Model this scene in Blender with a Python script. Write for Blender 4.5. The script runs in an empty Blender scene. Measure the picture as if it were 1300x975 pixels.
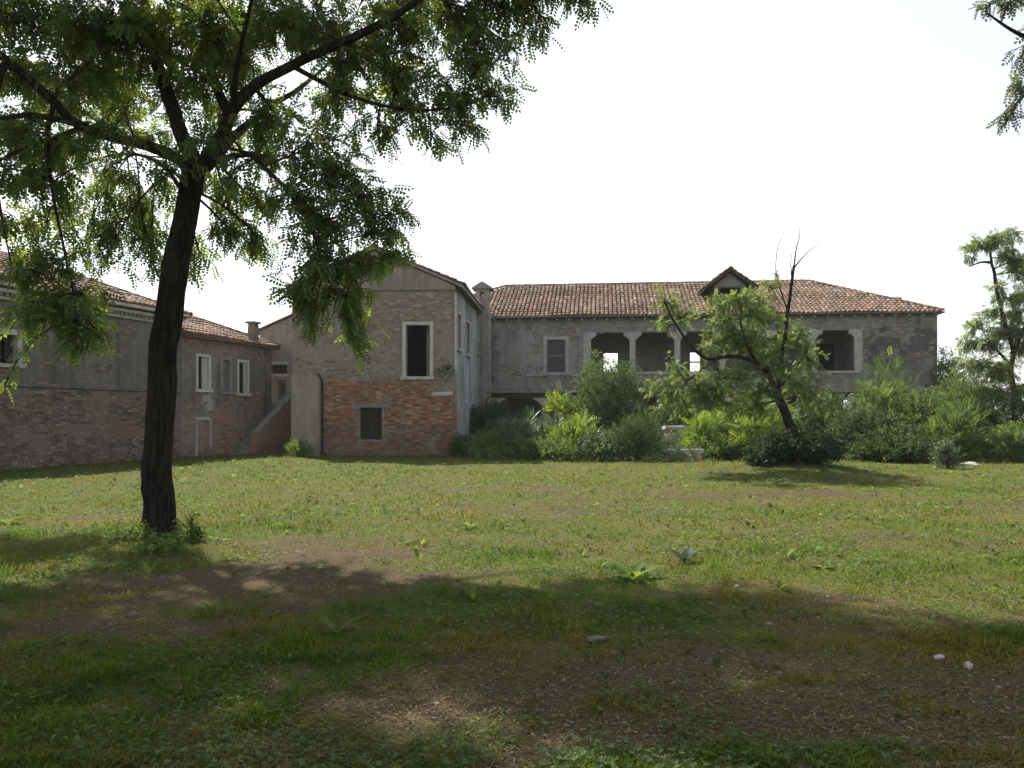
import bpy, bmesh, math, random
import numpy as np
from mathutils import Vector, Matrix, noise as mnoise

random.seed(7)
RNG = np.random.default_rng(11)
R = math.radians
scn = bpy.context.scene
COL = scn.collection

# ---------------------------------------------------------------- camera
FPX, CX, HZ, CAMZ = 1050.0, 650.0, 528.0, 1.6      # focal length, centre column, horizon row (1300 px wide picture), eye height
cam_d = bpy.data.cameras.new('camera')
cam = bpy.data.objects.new('camera', cam_d)
COL.objects.link(cam)
cam_d.sensor_width = 36.0
cam_d.lens = FPX / 1300.0 * 36.0
cam_d.shift_y = (HZ - 487.5) / 1300.0
cam_d.clip_start = 0.1
cam_d.clip_end = 3000
cam.location = (0, 0, CAMZ)
cam.rotation_euler = (R(90), 0, 0)
scn.camera = cam

# ---------------------------------------------------------------- sky, sun, exposure
SUN_DIR = Vector((-0.42, 0.78, 1.0)).normalized()   # towards the sun
SUN_EL = math.asin(SUN_DIR.z)
SUN_AZ = math.atan2(SUN_DIR.x, SUN_DIR.y)           # clockwise from +Y
world = bpy.data.worlds.new('World')
scn.world = world
world.use_nodes = True
wt = world.node_tree
for n_ in list(wt.nodes):
    wt.nodes.remove(n_)
w_out = wt.nodes.new('ShaderNodeOutputWorld')
w_bg = wt.nodes.new('ShaderNodeBackground')
w_sky = wt.nodes.new('ShaderNodeTexSky')
w_sky.sky_type = 'NISHITA'
w_sky.sun_disc = False
w_sky.sun_elevation = SUN_EL
w_sky.sun_rotation = SUN_AZ
w_sky.air_density = 1.0
w_sky.dust_density = 1.5
w_sky.ozone_density = 1.0
w_hsv = wt.nodes.new('ShaderNodeHueSaturation')
w_hsv.inputs['Saturation'].default_value = 0.35
wt.links.new(w_sky.outputs[0], w_hsv.inputs['Color'])
wt.links.new(w_hsv.outputs[0], w_bg.inputs['Color'])
w_bg.inputs['Strength'].default_value = 0.125
wt.links.new(w_bg.outputs[0], w_out.inputs['Surface'])

sun_d = bpy.data.lights.new('sun', 'SUN')
sun_d.energy = 5.0
sun_d.angle = R(0.9)
sun_d.color = (1.0, 0.93, 0.82)
sun = bpy.data.objects.new('sun', sun_d)
COL.objects.link(sun)
sun.rotation_euler = (-SUN_DIR).to_track_quat('-Z', 'Y').to_euler()
sun.location = (-20, 40, 50)

scn.view_settings.view_transform = 'Standard'
scn.view_settings.look = 'None'
scn.view_settings.gamma = 1.0
scn.view_settings.use_curve_mapping = False
scn.view_settings.exposure = 0.85
HAZE = .0003
scn.cycles.max_bounces = 7
scn.cycles.diffuse_bounces = 4
scn.cycles.transmission_bounces = 5
scn.cycles.transparent_max_bounces = 4
scn.cycles.caustics_reflective = False
scn.cycles.caustics_refractive = False

# ---------------------------------------------------------------- helpers: naming, parenting
def tag(o, label=None, cat=None, group=None, kind=None):
    if label: o['label'] = label
    if cat: o['category'] = cat
    if group: o['group'] = group
    if kind: o['kind'] = kind
    return o

def empty(name, loc=(0, 0, 0), rz=0.0):
    o = bpy.data.objects.new(name, None)
    o.empty_display_size = 0.3
    o.location = loc
    o.rotation_euler = (0, 0, rz)
    COL.objects.link(o)
    return o

def link(name, me, mat=None, parent=None):
    if mat is not None and len(me.materials) == 0:
        me.materials.append(mat)
    o = bpy.data.objects.new(name, me)
    COL.objects.link(o)
    if parent is not None:
        o.parent = parent
    return o

# ---------------------------------------------------------------- numpy value noise
def _hash(ix, iy, seed):
    h = (ix.astype(np.int64) * 374761393 + iy.astype(np.int64) * 668265263 + seed * 974634777) & 0x7fffffff
    h = ((h ^ (h >> 13)) * 1274126177) & 0x7fffffff
    return ((h ^ (h >> 16)) & 0xffff) / 65535.0

def vnoise(x, y, seed=0):
    x = np.asarray(x, float); y = np.asarray(y, float)
    ix = np.floor(x); iy = np.floor(y)
    fx = x - ix; fy = y - iy
    fx = fx * fx * (3 - 2 * fx); fy = fy * fy * (3 - 2 * fy)
    a = _hash(ix, iy, seed); b = _hash(ix + 1, iy, seed)
    c = _hash(ix, iy + 1, seed); d = _hash(ix + 1, iy + 1, seed)
    return (a * (1 - fx) + b * fx) * (1 - fy) + (c * (1 - fx) + d * fx) * fy

def fbm(x, y, seed=0, oct=4):
    s = 0; a = 0.5; t = 0
    x = np.asarray(x, float); y = np.asarray(y, float)
    for i in range(oct):
        s = s + a * vnoise(x, y, seed + i * 17); t += a
        x = x * 2.03 + 5.1; y = y * 2.03 + 3.7; a *= 0.5
    return s / t

# ---------------------------------------------------------------- mesh builder
class MB:
    def __init__(s):
        s.v = []; s.f = []; s.c = []; s.smooth = False
    def add(s, vs, fs, col=None):
        b = len(s.v)
        s.v.extend([tuple(p) for p in vs])
        for f in fs:
            s.f.append(tuple(b + i for i in f))
            s.c.append(col or (1, 1, 1))
    def box(s, x0, x1, y0, y1, z0, z1, col=None, jit=0.0, m=None):
        vs = [(x, y, z) for z in (z0, z1) for y in (y0, y1) for x in (x0, x1)]
        if jit:
            vs = [tuple(a + random.uniform(-jit, jit) for a in p) for p in vs]
        if m is not None:
            vs = [tuple(m @ Vector(p)) for p in vs]
        s.add(vs, [(0, 2, 3, 1), (4, 5, 7, 6), (0, 1, 5, 4), (2, 6, 7, 3), (0, 4, 6, 2), (1, 3, 7, 5)], col)
    def prism(s, pts, axis, a0, a1, col=None):
        """closed 2-D outline pts extruded along an axis ('x','y','z') from a0 to a1"""
        def P(p, a):
            if axis == 'x': return (a, p[0], p[1])
            if axis == 'y': return (p[0], a, p[1])
            return (p[0], p[1], a)
        n = len(pts)
        vs = [P(p, a0) for p in pts] + [P(p, a1) for p in pts]
        fs = [tuple(range(n)), tuple(range(2 * n - 1, n - 1, -1))]
        fs += [(i, (i + 1) % n, n + (i + 1) % n, n + i) for i in range(n)]
        s.add(vs, fs, col)
    def tube(s, path, radii, n=8, cap=True, col=None, rough=0.0, seed=0, ridge=0.0):
        path = [Vector(p) for p in path]
        vs = []; fs = []
        t0 = (path[1] - path[0]).normalized()
        ref = Vector((0, 0, 1)) if abs(t0.z) < 0.9 else Vector((1, 0, 0))
        a = t0.cross(ref).normalized()
        for i, p in enumerate(path):
            if i == 0: t = t0
            elif i == len(path) - 1: t = (path[i] - path[i - 1]).normalized()
            else: t = (path[i + 1] - path[i - 1]).normalized()
            a = (a - t * a.dot(t)).normalized()
            b = t.cross(a)
            for k in range(n):
                an = 2 * math.pi * k / n
                r = radii[i]
                if rough:
                    r *= 1 + rough * (mnoise.noise(Vector((math.cos(an) * 3 + seed, math.sin(an) * 3, p.z * 1.3))) )
                if ridge:
                    q = Vector((math.cos(an) * 3.2 + seed, math.sin(an) * 3.2, p.z * .9))
                    w1 = mnoise.noise(q * 1.6 + Vector((0, 0, mnoise.noise(q * 2.0) * .5)))
                    w2 = mnoise.noise(q * 3.7 + Vector((4, 9, 1)))
                    r += ridge * (min(1.0, abs(w1) * 3.2) - .6) + ridge * .35 * w2
                    r += ridge * .8 * max(0, mnoise.noise(Vector((math.cos(an) * 1.2, math.sin(an) * 1.2, p.z * 2.2 + 7)) ))
                vs.append(p + (a * math.cos(an) + b * math.sin(an)) * r)
        for i in range(len(path) - 1):
            for k in range(n):
                k2 = (k + 1) % n
                fs.append((i * n + k, i * n + k2, (i + 1) * n + k2, (i + 1) * n + k))
        if cap:
            fs.append(tuple(range(n - 1, -1, -1)))
            e = (len(path) - 1) * n
            fs.append(tuple(range(e, e + n)))
        s.add(vs, fs, col)
    def build(s, name, mat, parent=None, smooth=False, bevel=0.0):
        me = bpy.data.meshes.new(name)
        me.from_pydata(s.v, [], s.f)
        if any(c != (1, 1, 1) for c in s.c):
            at = me.attributes.new('tint', 'FLOAT_COLOR', 'FACE')
            buf = np.ones((len(s.f), 4), np.float32)
            buf[:, :3] = np.array(s.c, np.float32)
            at.data.foreach_set('color', buf.ravel())
        bm = bmesh.new(); bm.from_mesh(me)
        bmesh.ops.recalc_face_normals(bm, faces=bm.faces)
        if bevel:
            bmesh.ops.bevel(bm, geom=list(bm.edges), offset=bevel, segments=1, affect='EDGES')
        bm.to_mesh(me); bm.free()
        if smooth or s.smooth:
            me.polygons.foreach_set('use_smooth', [True] * len(me.polygons))
        me.update()
        return link(name, me, mat, parent)

def np_mesh(name, V, F, mat=None, parent=None, tint=None, smooth=False):
    """V (n,3), F (m,k) with constant k; tint (n,3) per vertex"""
    me = bpy.data.meshes.new(name)
    V = np.ascontiguousarray(V, np.float32); F = np.ascontiguousarray(F, np.int32)
    m, k = F.shape
    me.vertices.add(len(V)); me.vertices.foreach_set('co', V.ravel())
    me.loops.add(m * k); me.loops.foreach_set('vertex_index', F.ravel())
    me.polygons.add(m)
    me.polygons.foreach_set('loop_start', np.arange(0, m * k, k, dtype=np.int32))
    if smooth:
        me.polygons.foreach_set('use_smooth', np.ones(m, bool))
    me.update(calc_edges=True)
    if tint is not None:
        at = me.attributes.new('tint', 'FLOAT_COLOR', 'POINT')
        buf = np.ones((len(V), 4), np.float32); buf[:, :3] = tint
        at.data.foreach_set('color', buf.ravel())
    return link(name, me, mat, parent)

# ---------------------------------------------------------------- picking places: a column/row of the 1300 px picture to a point of the place
def ground_at(px, py):
    Y = CAMZ * FPX / (py - HZ)
    return ((px - CX) / FPX * Y, Y)

def at(px, py, Y):
    return Vector(((px - CX) / FPX * Y, Y, CAMZ + (HZ - py) / FPX * Y))

class Frame:
    def __init__(s, ox, oy, ang):
        s.o = (ox, oy); s.a = ang
        s.d = (math.cos(ang), math.sin(ang)); s.n = (-math.sin(ang), math.cos(ang))
    def x(s, px, v=0.0):
        k = (px - CX) / FPX
        return (k * (s.o[1] + v * s.n[1]) - s.o[0] - v * s.n[0]) / (s.d[0] - k * s.d[1])
    def z(s, px, py, v=0.0):
        u = s.x(px, v)
        Y = s.o[1] + u * s.d[1] + v * s.n[1]
        return CAMZ + (HZ - py) / FPX * Y
    def world(s, u, v, z=0.0):
        return Vector((s.o[0] + u * s.d[0] + v * s.n[0], s.o[1] + u * s.d[1] + v * s.n[1], z))
    def root(s, name):
        return empty(name, (s.o[0], s.o[1], 0), s.a)

# ---------------------------------------------------------------- node materials
class NT:
    def __init__(s, name):
        s.m = bpy.data.materials.new(name); s.m.use_nodes = True
        s.t = s.m.node_tree
        for n in list(s.t.nodes): s.t.nodes.remove(n)
        s.out = s.t.nodes.new('ShaderNodeOutputMaterial')
    def _set(s, sock, v):
        if v is None: return
        if isinstance(v, bpy.types.NodeSocket): s.t.links.new(v, sock)
        else:
            if sock.type == 'RGBA' and len(v) == 3: v = (*v, 1)
            sock.default_value = v
    def node(s, typ, **kw):
        n = s.t.nodes.new(typ)
        for k, v in kw.items(): setattr(n, k, v)
        return n
    def obj(s): return s.node('ShaderNodeTexCoord').outputs['Object']
    def pos(s): return s.node('ShaderNodeNewGeometry').outputs['Position']
    def attr(s, name, out='Color'):
        return s.node('ShaderNodeAttribute', attribute_name=name).outputs[out]
    def sep(s, v):
        n = s.node('ShaderNodeSeparateXYZ'); s._set(n.inputs[0], v); return n.outputs
    def comb(s, x, y, z):
        n = s.node('ShaderNodeCombineXYZ')
        for i, q in enumerate((x, y, z)): s._set(n.inputs[i], q)
        return n.outputs[0]
    def math(s, op, a, b=None, c=None, clamp=False):
        n = s.node('ShaderNodeMath', operation=op, use_clamp=clamp)
        s._set(n.inputs[0], a); s._set(n.inputs[1], b)
        if c is not None: s._set(n.inputs[2], c)
        return n.outputs[0]
    def vmul(s, v, xyz):
        n = s.node('ShaderNodeVectorMath', operation='MULTIPLY'); s._set(n.inputs[0], v); n.inputs[1].default_value = xyz
        return n.outputs[0]
    def vadd(s, v, w):
        n = s.node('ShaderNodeVectorMath', operation='ADD'); s._set(n.inputs[0], v); s._set(n.inputs[1], w)
        return n.outputs[0]
    def noise(s, vec, scale, detail=5, rough=0.6, dist=0.0, color=False):
        n = s.node('ShaderNodeTexNoise')
        s._set(n.inputs['Vector'], vec); n.inputs['Scale'].default_value = scale
        n.inputs['Detail'].default_value = detail; n.inputs['Roughness'].default_value = rough
        n.inputs['Distortion'].default_value = dist
        return n.outputs['Color' if color else 'Fac']
    def voro(s, vec, scale, feature='F1', out='Distance'):
        n = s.node('ShaderNodeTexVoronoi', feature=feature); s._set(n.inputs['Vector'], vec); n.inputs['Scale'].default_value = scale
        return n.outputs[out]
    def brick(s, vec, scale=1.0, c1=(.3, .12, .07), c2=(.2, .09, .06), mo=(.25, .22, .18)):
        n = s.node('ShaderNodeTexBrick'); s._set(n.inputs['Vector'], vec)
        s._set(n.inputs['Color1'], c1); s._set(n.inputs['Color2'], c2); s._set(n.inputs['Mortar'], mo)
        n.inputs['Scale'].default_value = scale
        n.inputs['Mortar Size'].default_value = 0.012; n.inputs['Mortar Smooth'].default_value = 0.3
        n.inputs['Brick Width'].default_value = 0.26; n.inputs['Row Height'].default_value = 0.075
        return n.outputs['Color'], n.outputs['Fac']
    def ramp(s, fac, lo, hi):
        n = s.node('ShaderNodeMapRange'); n.clamp = True
        s._set(n.inputs[0], fac); n.inputs[1].default_value = lo; n.inputs[2].default_value = hi
        return n.outputs[0]
    def mix(s, fac, a, b, mode='MIX'):
        n = s.node('ShaderNodeMix', data_type='RGBA', blend_type=mode)
        s._set(n.inputs[0], fac); s._set(n.inputs[6], a); s._set(n.inputs[7], b)
        return n.outputs[2]
    def bump(s, h, strength=0.5, dist=0.02, normal=None):
        n = s.node('ShaderNodeBump'); s._set(n.inputs['Height'], h)
        n.inputs['Strength'].default_value = strength; n.inputs['Distance'].default_value = dist
        if normal is not None: s._set(n.inputs['Normal'], normal)
        return n.outputs[0]
    def principled(s, col, rough=0.85, normal=None, spec=0.3, metal=0.0):
        n = s.node('ShaderNodeBsdfPrincipled')
        s._set(n.inputs['Base Color'], col); s._set(n.inputs['Roughness'], rough)
        n.inputs['Specular IOR Level'].default_value = spec; n.inputs['Metallic'].default_value = metal
        if normal is not None: s._set(n.inputs['Normal'], normal)
        s.t.links.new(n.outputs[0], s.out.inputs['Surface'])
        return s.m
    def blob(s, vec2, cx, cz, rx, rz, wob=0.5, wscale=1.5):
        """soft-edged patch of its own shape on a wall: 1 inside, 0 outside (vec2 = x along wall, z up)"""
        o = s.sep(vec2)
        dx = s.math('DIVIDE', s.math('SUBTRACT', o[0], cx), rx)
        dz = s.math('DIVIDE', s.math('SUBTRACT', o[1], cz), rz)
        d = s.math('SQRT', s.math('ADD', s.math('MULTIPLY', dx, dx), s.math('MULTIPLY', dz, dz)))
        nz = s.math('MULTIPLY', s.math('SUBTRACT', s.noise(vec2, wscale, 5, .65), .5), wob * 4)
        return s.ramp(s.math('ADD', d, nz), 1.15, 0.8)

def wall_mat(name, axis='x', plaster=(.30, .28, .25), plaster2=(.22, .205, .185), brick_lo=.52, brick_hi=.6, zbias=0.0, zref=3.0,
             c1=(.30, .14, .09), c2=(.21, .11, .075), mo=(.27, .24, .20), patches=(), streak=.5, dark=(.10, .095, .085), scale=1.0, bs=1.0, gain=1.0):
    """old weathered wall: tones of plaster, streaks, pitting, bare masonry where the plaster has come off; patches = (colour, cx, cz, rx, rz, strength)"""
    G = lambda q: tuple(min(.85, x * gain) for x in q)
    plaster, plaster2, c1, c2, mo, dark = G(plaster), G(plaster2), G(c1), G(c2), G(mo), G(dark)
    t = NT(name); o = t.obj(); s = t.sep(o)
    v = t.comb(s[0] if axis == 'x' else s[1], s[2], 0.0)
    big = t.noise(v, .55 * scale, 6, .62); mid = t.noise(v, 2.3 * scale, 7, .68, .5); fine = t.noise(v, 11, 6, .72); grit = t.noise(v, 55, 3, .7)
    col = t.mix(t.ramp(t.math('ADD', t.math('MULTIPLY', big, .55), t.math('MULTIPLY', mid, .45)), .42, .58), plaster2, plaster)
    # lighter worn rubs and dark rain streaks
    col = t.mix(t.math('MULTIPLY', t.ramp(t.noise(t.vadd(v, (31, 7, 0)), 3.1, 7, .7), .54, .66), .5), col, tuple(min(.85, q * 1.35) for q in plaster))
    st = t.noise(t.vmul(v, (2.6, .22, 1)), 1.0, 6, .65)
    col = t.mix(t.math('MULTIPLY', t.ramp(st, .50, .62), streak), col, dark)
    st2 = t.noise(t.vadd(t.vmul(v, (5.0, .35, 1)), (13, 5, 0)), 1.0, 5, .65)
    col = t.mix(t.math('MULTIPLY', t.ramp(st2, .54, .64), streak * .45), col, tuple(min(.85, q * 1.25) for q in plaster))
    # bare masonry, every stone of its own shade
    wob = t.vadd(v, t.vmul(t.noise(v, 3.0, 3, .5, color=True), (.025 * bs, .025 * bs, 0)))
    bc, bf = t.brick(wob, 1.0, c1, c2, mo)
    cell = t.voro(t.vmul(wob, (4.2, 11.5, 1)), 1.0, 'F1', 'Color')
    cv = t.sep(cell)
    bc = t.mix(.4, bc, t.mix(cv[0], (.35, .35, .35), (1.75, 1.70, 1.6)), 'MULTIPLY')
    bc = t.mix(t.math('MULTIPLY', t.noise(v, 4.0, 5, .7), .7), bc, t.mix(t.noise(v, 9.0, 3, .6), G((.12, .10, .085)), G((.36, .30, .24))))
    m = t.math('ADD', t.math('MULTIPLY', big, .4), t.math('MULTIPLY', mid, .6))
    m = t.math('ADD', m, t.math('MULTIPLY', t.math('SUBTRACT', fine, .5), .30))
    if zbias:
        m = t.math('ADD', m, t.math('MULTIPLY', t.math('SUBTRACT', zref, s[2]), zbias))
    mask = t.ramp(m, brick_lo, brick_hi)
    col = t.mix(mask, col, bc)
    for (pc, cx, cz, rx, rz, k) in patches:
        bb = t.blob(v, cx, cz, rx, rz)
        k2 = t.math('MULTIPLY', t.math('MULTIPLY', bb, k), t.ramp(t.math('ADD', mid, t.math('MULTIPLY', fine, .5)), .50, .74))
        col = t.mix(k2, col, t.mix(fine, G(pc), G(tuple(q * 1.35 for q in pc))))
    # pits and flakes
    col = t.mix(t.math('MULTIPLY', t.ramp(fine, .56, .68), .55), col, dark)
    col = t.mix(.45, col, t.mix(grit, (.2, .2, .2), (1.7, 1.7, 1.7)), 'MULTIPLY')
    damp = t.math('MULTIPLY', t.ramp(t.math('ADD', s[2], t.math('MULTIPLY', mid, 1.3)), 1.25, .45), .5)
    col = t.mix(damp, col, (.085, .08, .055))
    h = t.math('ADD', t.math('MULTIPLY', mask, t.math('ADD', t.math('MULTIPLY', bf, -.7), t.math('ADD', t.math('MULTIPLY', cv[0], .5), -.35))), t.math('ADD', t.math('MULTIPLY', fine, .9), t.math('MULTIPLY', grit, .3)))
    return t.principled(col, .95, t.bump(h, .9, .04), .1)

def stone_mat(name, a=(.52, .50, .46), b=(.36, .345, .32), dirt=(.12, .11, .10)):
    t = NT(name); o = t.obj()
    n1 = t.noise(o, 3.0, 5, .65); n2 = t.noise(o, 22, 4, .7)
    col = t.mix(t.ramp(n1, .35, .65), b, a)
    col = t.mix(t.math('MULTIPLY', t.ramp(n2, .52, .75), .6), col, dirt)
    return t.principled(col, .9, t.bump(n2, .4, .015), .2)

def wood_mat(name, a=(.13, .09, .06), b=(.06, .045, .035)):
    t = NT(name); o = t.obj()
    n1 = t.noise(t.vmul(o, (14, 14, 1.2)), 2.0, 5, .65)
    return t.principled(t.mix(n1, b, a), .85, t.bump(n1, .4, .01), .2)

def tile_mat(name):
    t = NT(name); tint = t.attr('tint'); o = t.obj()
    n1 = t.noise(o, 7.0, 5, .7); n2 = t.noise(o, 1.1, 4, .6)
    col = t.mix(t.math('MULTIPLY', t.ramp(n1, .48, .72), .65), tint, (.12, .10, .08))
    col = t.mix(t.math('MULTIPLY', t.ramp(n2, .5, .7), .35), col, (.24, .20, .13))
    return t.principled(col, .9, t.bump(n1, .3, .01), .2)

def bark_mat(name, a=(.046, .037, .030), b=(.010, .008, .007)):
    t = NT(name); o = t.obj()
    w = t.vmul(o, (9, 9, 1.3))
    n1 = t.noise(w, 2.2, 6, .65, .6); n2 = t.noise(o, 40, 4, .6)
    col = t.mix(t.ramp(n1, .35, .65), b, a)
    col = t.mix(t.math('MULTIPLY', t.ramp(t.noise(o, 2.5, 4), .55, .7), .35), col, (.05, .058, .03))
    h = t.math('ADD', n1, t.math('MULTIPLY', n2, .25))
    return t.principled(col, .95, t.bump(h, .9, .03), .1)

def leaf_mat(name, col, trans=(.17, .26, .03), k=.42, gloss=.05, rough=.45):
    """leaf: diffuse face, light showing through from behind; tint varies leaf by leaf"""
    t = NT(name); tint = t.attr('tint')
    c1 = t.mix(1.0, col, tint, 'MULTIPLY'); c2 = t.mix(1.0, trans, tint, 'MULTIPLY')
    d = t.node('ShaderNodeBsdfDiffuse'); t._set(d.inputs['Color'], c1)
    tr = t.node('ShaderNodeBsdfTranslucent'); t._set(tr.inputs['Color'], c2)
    mx = t.node('ShaderNodeMixShader'); mx.inputs[0].default_value = k
    t.t.links.new(d.outputs[0], mx.inputs[1]); t.t.links.new(tr.outputs[0], mx.inputs[2])
    g = t.node('ShaderNodeBsdfGlossy'); g.inputs['Roughness'].default_value = rough
    g.inputs['Color'].default_value = (.8, .85, .9, 1)
    m2 = t.node('ShaderNodeMixShader'); m2.inputs[0].default_value = gloss
    t.t.links.new(mx.outputs[0], m2.inputs[1]); t.t.links.new(g.outputs[0], m2.inputs[2])
    t.t.links.new(m2.outputs[0], t.out.inputs['Surface'])
    return t.m

def plain_mat(name, a, b=None, scale=6.0, rough=.8, spec=.3, metal=0.0, bump=.2):
    t = NT(name); o = t.obj(); n1 = t.noise(o, scale, 5, .65)
    return t.principled(t.mix(t.ramp(n1, .3, .7), b or tuple(c * .6 for c in a), a), rough, t.bump(n1, bump, .01), spec, metal)

M = {}
M['stone'] = stone_mat('pale_stone')
M['white_stone'] = stone_mat('white_stone', (.62, .60, .56), (.45, .43, .40), (.22, .21, .19))
M['grey_stone'] = stone_mat('grey_stone', (.30, .29, .27), (.20, .19, .18), (.09, .085, .08))
M['wood'] = wood_mat('old_wood')
M['dark_wood'] = wood_mat('dark_wood', (.065, .048, .036), (.028, .022, .018))
M['grey_wood'] = wood_mat('grey_wood', (.22, .21, .20), (.12, .115, .11))
M['tile'] = tile_mat('clay_tiles')
M['bark'] = bark_mat('furrowed_bark')
M['crack'] = plain_mat('recess_shade', (.055, .05, .045), (.03, .028, .025), 8, .95, .1)  # dark colour standing in for the shade inside a wall recess
M['twig'] = bark_mat('twig_bark', (.07, .055, .04), (.03, .024, .018))
M['metal'] = plain_mat('zinc', (.22, .225, .23), (.13, .13, .13), 5, .5, .4, .6)
M['dark_metal'] = plain_mat('rusty_iron', (.06, .045, .035), (.03, .025, .02), 9, .7)
M['interior'] = plain_mat('interior_plaster', (.34, .31, .28), (.22, .20, .18), 1.3, .95, .1)
M['ceiling'] = wood_mat('ceiling_boards', (.12, .10, .08), (.06, .05, .04))
M['shutter'] = wood_mat('white_shutter', (.55, .53, .50), (.36, .35, .33))
M['roof_under'] = plain_mat('roof_underlay', (.20, .12, .08), (.10, .065, .05), 6, .95, .1)

def tile_colour():
    r = random.random()
    if r < .46: c = (.235, .142, .102)
    elif r < .66: c = (.32, .23, .172)
    elif r < .85: c = (.175, .108, .08)
    else: c = (.13, .112, .095)
    k = random.uniform(.8, 1.15)
    return tuple(q * k for q in c)

def tile_slope(mb, origin, e, up, poly, pitch_w=.23, row=.36, wave=.0):
    """clay tiles laid on a roof plane: origin + a*e + b*up, kept where (a,b) lies in the convex outline poly"""
    o = Vector(origin); e = Vector(e).normalized(); up = Vector(up).normalized(); nrm = e.cross(up).normalized()
    if nrm.z < 0: nrm = -nrm
    amin = min(p[0] for p in poly); amax = max(p[0] for p in poly); bmin = min(p[1] for p in poly); bmax = max(p[1] for p in poly)
    def inside(a, b):
        sgn = 0
        for i in range(len(poly)):
            x0, y0 = poly[i]; x1, y1 = poly[(i + 1) % len(poly)]
            c = (x1 - x0) * (b - y0) - (y1 - y0) * (a - x0)
            if abs(c) < 1e-9: continue
            if sgn == 0: sgn = 1 if c > 0 else -1
            elif (c > 0) != (sgn > 0): return False
        return True
    nr = int((bmax - bmin) / row) + 1; nc = int((amax - amin) / pitch_w) + 1
    for j in range(nr):
        for i in range(nc):
            a = amin + (i + .5) * pitch_w; b = bmin + j * row
            if not inside(a, b + row * .5): continue
            a += random.uniform(-.014, .014); b += random.uniform(-.02, .02)
            r0 = pitch_w * .44; r1 = pitch_w * .36
            lift = random.uniform(0, .012); sk = random.uniform(-.014, .014)
            sag = .09 * max(0.0, mnoise.noise(Vector((a * .35, b * .5, o.x + o.z))) + .25); slip = -.10 if random.random() < .02 else 0.0
            b += slip
            vs = []
            for (bb, rr, hh, sx) in ((b - .03, r0, .035 + lift, 0), (b + row, r1, .006, sk)):
                for q in range(5):
                    an = math.pi * q / 4
                    vs.append(o + e * (a + sx + math.cos(an) * rr) + up * bb + nrm * (hh + math.sin(an) * rr * .75 + sag))
            fs = [(q, q + 1, q + 6, q + 5) for q in range(4)]
            fs.append((0, 1, 2, 3, 4))
            mb.add(vs, fs, tile_colour())

def ridge_tiles(mb, a, b, r=.13, step=.38):
    a = Vector(a); b = Vector(b); L = (b - a).length; d = (b - a) / L
    side = d.cross(Vector((0, 0, 1))).normalized(); up = side.cross(d).normalized()
    n = max(1, int(L / step))
    for i in range(n):
        p = a + d * (i * L / n - .03); q = a + d * ((i + 1) * L / n)
        vs = []
        for (c, rr) in ((p, r * 1.08), (q, r * .92)):
            for k in range(5):
                an = math.pi * k / 4
                vs.append(c + side * math.cos(an) * rr + up * (math.sin(an) * rr * .9 + random.uniform(-.006, .006)))
        mb.add(vs, [(k, k + 1, k + 6, k + 5) for k in range(4)] + [(0, 1, 2, 3, 4)], tile_colour())

def wall_xz(mb, x0, x1, z0, z1, y0, y1, holes=(), step=0.0):
    """wall standing in the x-z plane between depths y0 and y1 with real openings (hx0,hx1,hz0,hz1)"""
    xs = sorted({x0, x1, *[min(max(h[i], x0), x1) for h in holes for i in (0, 1)]})
    zs = sorted({z0, z1, *[min(max(h[i], z0), z1) for h in holes for i in (2, 3)]})
    def hole(cx, cz): return any(h[0] < cx < h[1] and h[2] < cz < h[3] for h in holes)
    solid = {}
    for i in range(len(xs) - 1):
        for j in range(len(zs) - 1):
            solid[i, j] = not hole((xs[i] + xs[i + 1]) / 2, (zs[j] + zs[j + 1]) / 2)
    for (i, j), sd in solid.items():
        if not sd: continue
        a, b, c, d = xs[i], xs[i + 1], zs[j], zs[j + 1]
        mb.add([(a, y0, c), (b, y0, c), (b, y0, d), (a, y0, d)], [(0, 1, 2, 3)])
        mb.add([(a, y1, c), (b, y1, c), (b, y1, d), (a, y1, d)], [(3, 2, 1, 0)])
        if not solid.get((i - 1, j)): mb.add([(a, y0, c), (a, y1, c), (a, y1, d), (a, y0, d)], [(3, 2, 1, 0)])
        if not solid.get((i + 1, j)): mb.add([(b, y0, c), (b, y1, c), (b, y1, d), (b, y0, d)], [(0, 1, 2, 3)])
        if not solid.get((i, j - 1)): mb.add([(a, y0, c), (b, y0, c), (b, y1, c), (a, y1, c)], [(3, 2, 1, 0)])
        if not solid.get((i, j + 1)): mb.add([(a, y0, d), (b, y0, d), (b, y1, d), (a, y1, d)], [(0, 1, 2, 3)])

def wall_obj(name, mat, parent, x0, x1, z0, z1, y0, y1, holes=()):
    mb = MB(); wall_xz(mb, x0, x1, z0, z1, y0, y1, holes)
    me = bpy.data.meshes.new(name); me.from_pydata(mb.v, [], mb.f); me.update()
    return link(name, me, mat, parent)

def wall_obj_side(name, mat, parent, y0, y1, z0, z1, x0, x1, holes=()):
    """the same for a wall standing in the y-z plane"""
    mb = MB(); wall_xz(mb, y0, y1, z0, z1, -x1, -x0, holes)
    v = [(-p[1], p[0], p[2]) for p in mb.v]
    me = bpy.data.meshes.new(name); me.from_pydata(v, [], mb.f); me.update()
    return link(name, me, mat, parent)

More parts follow.
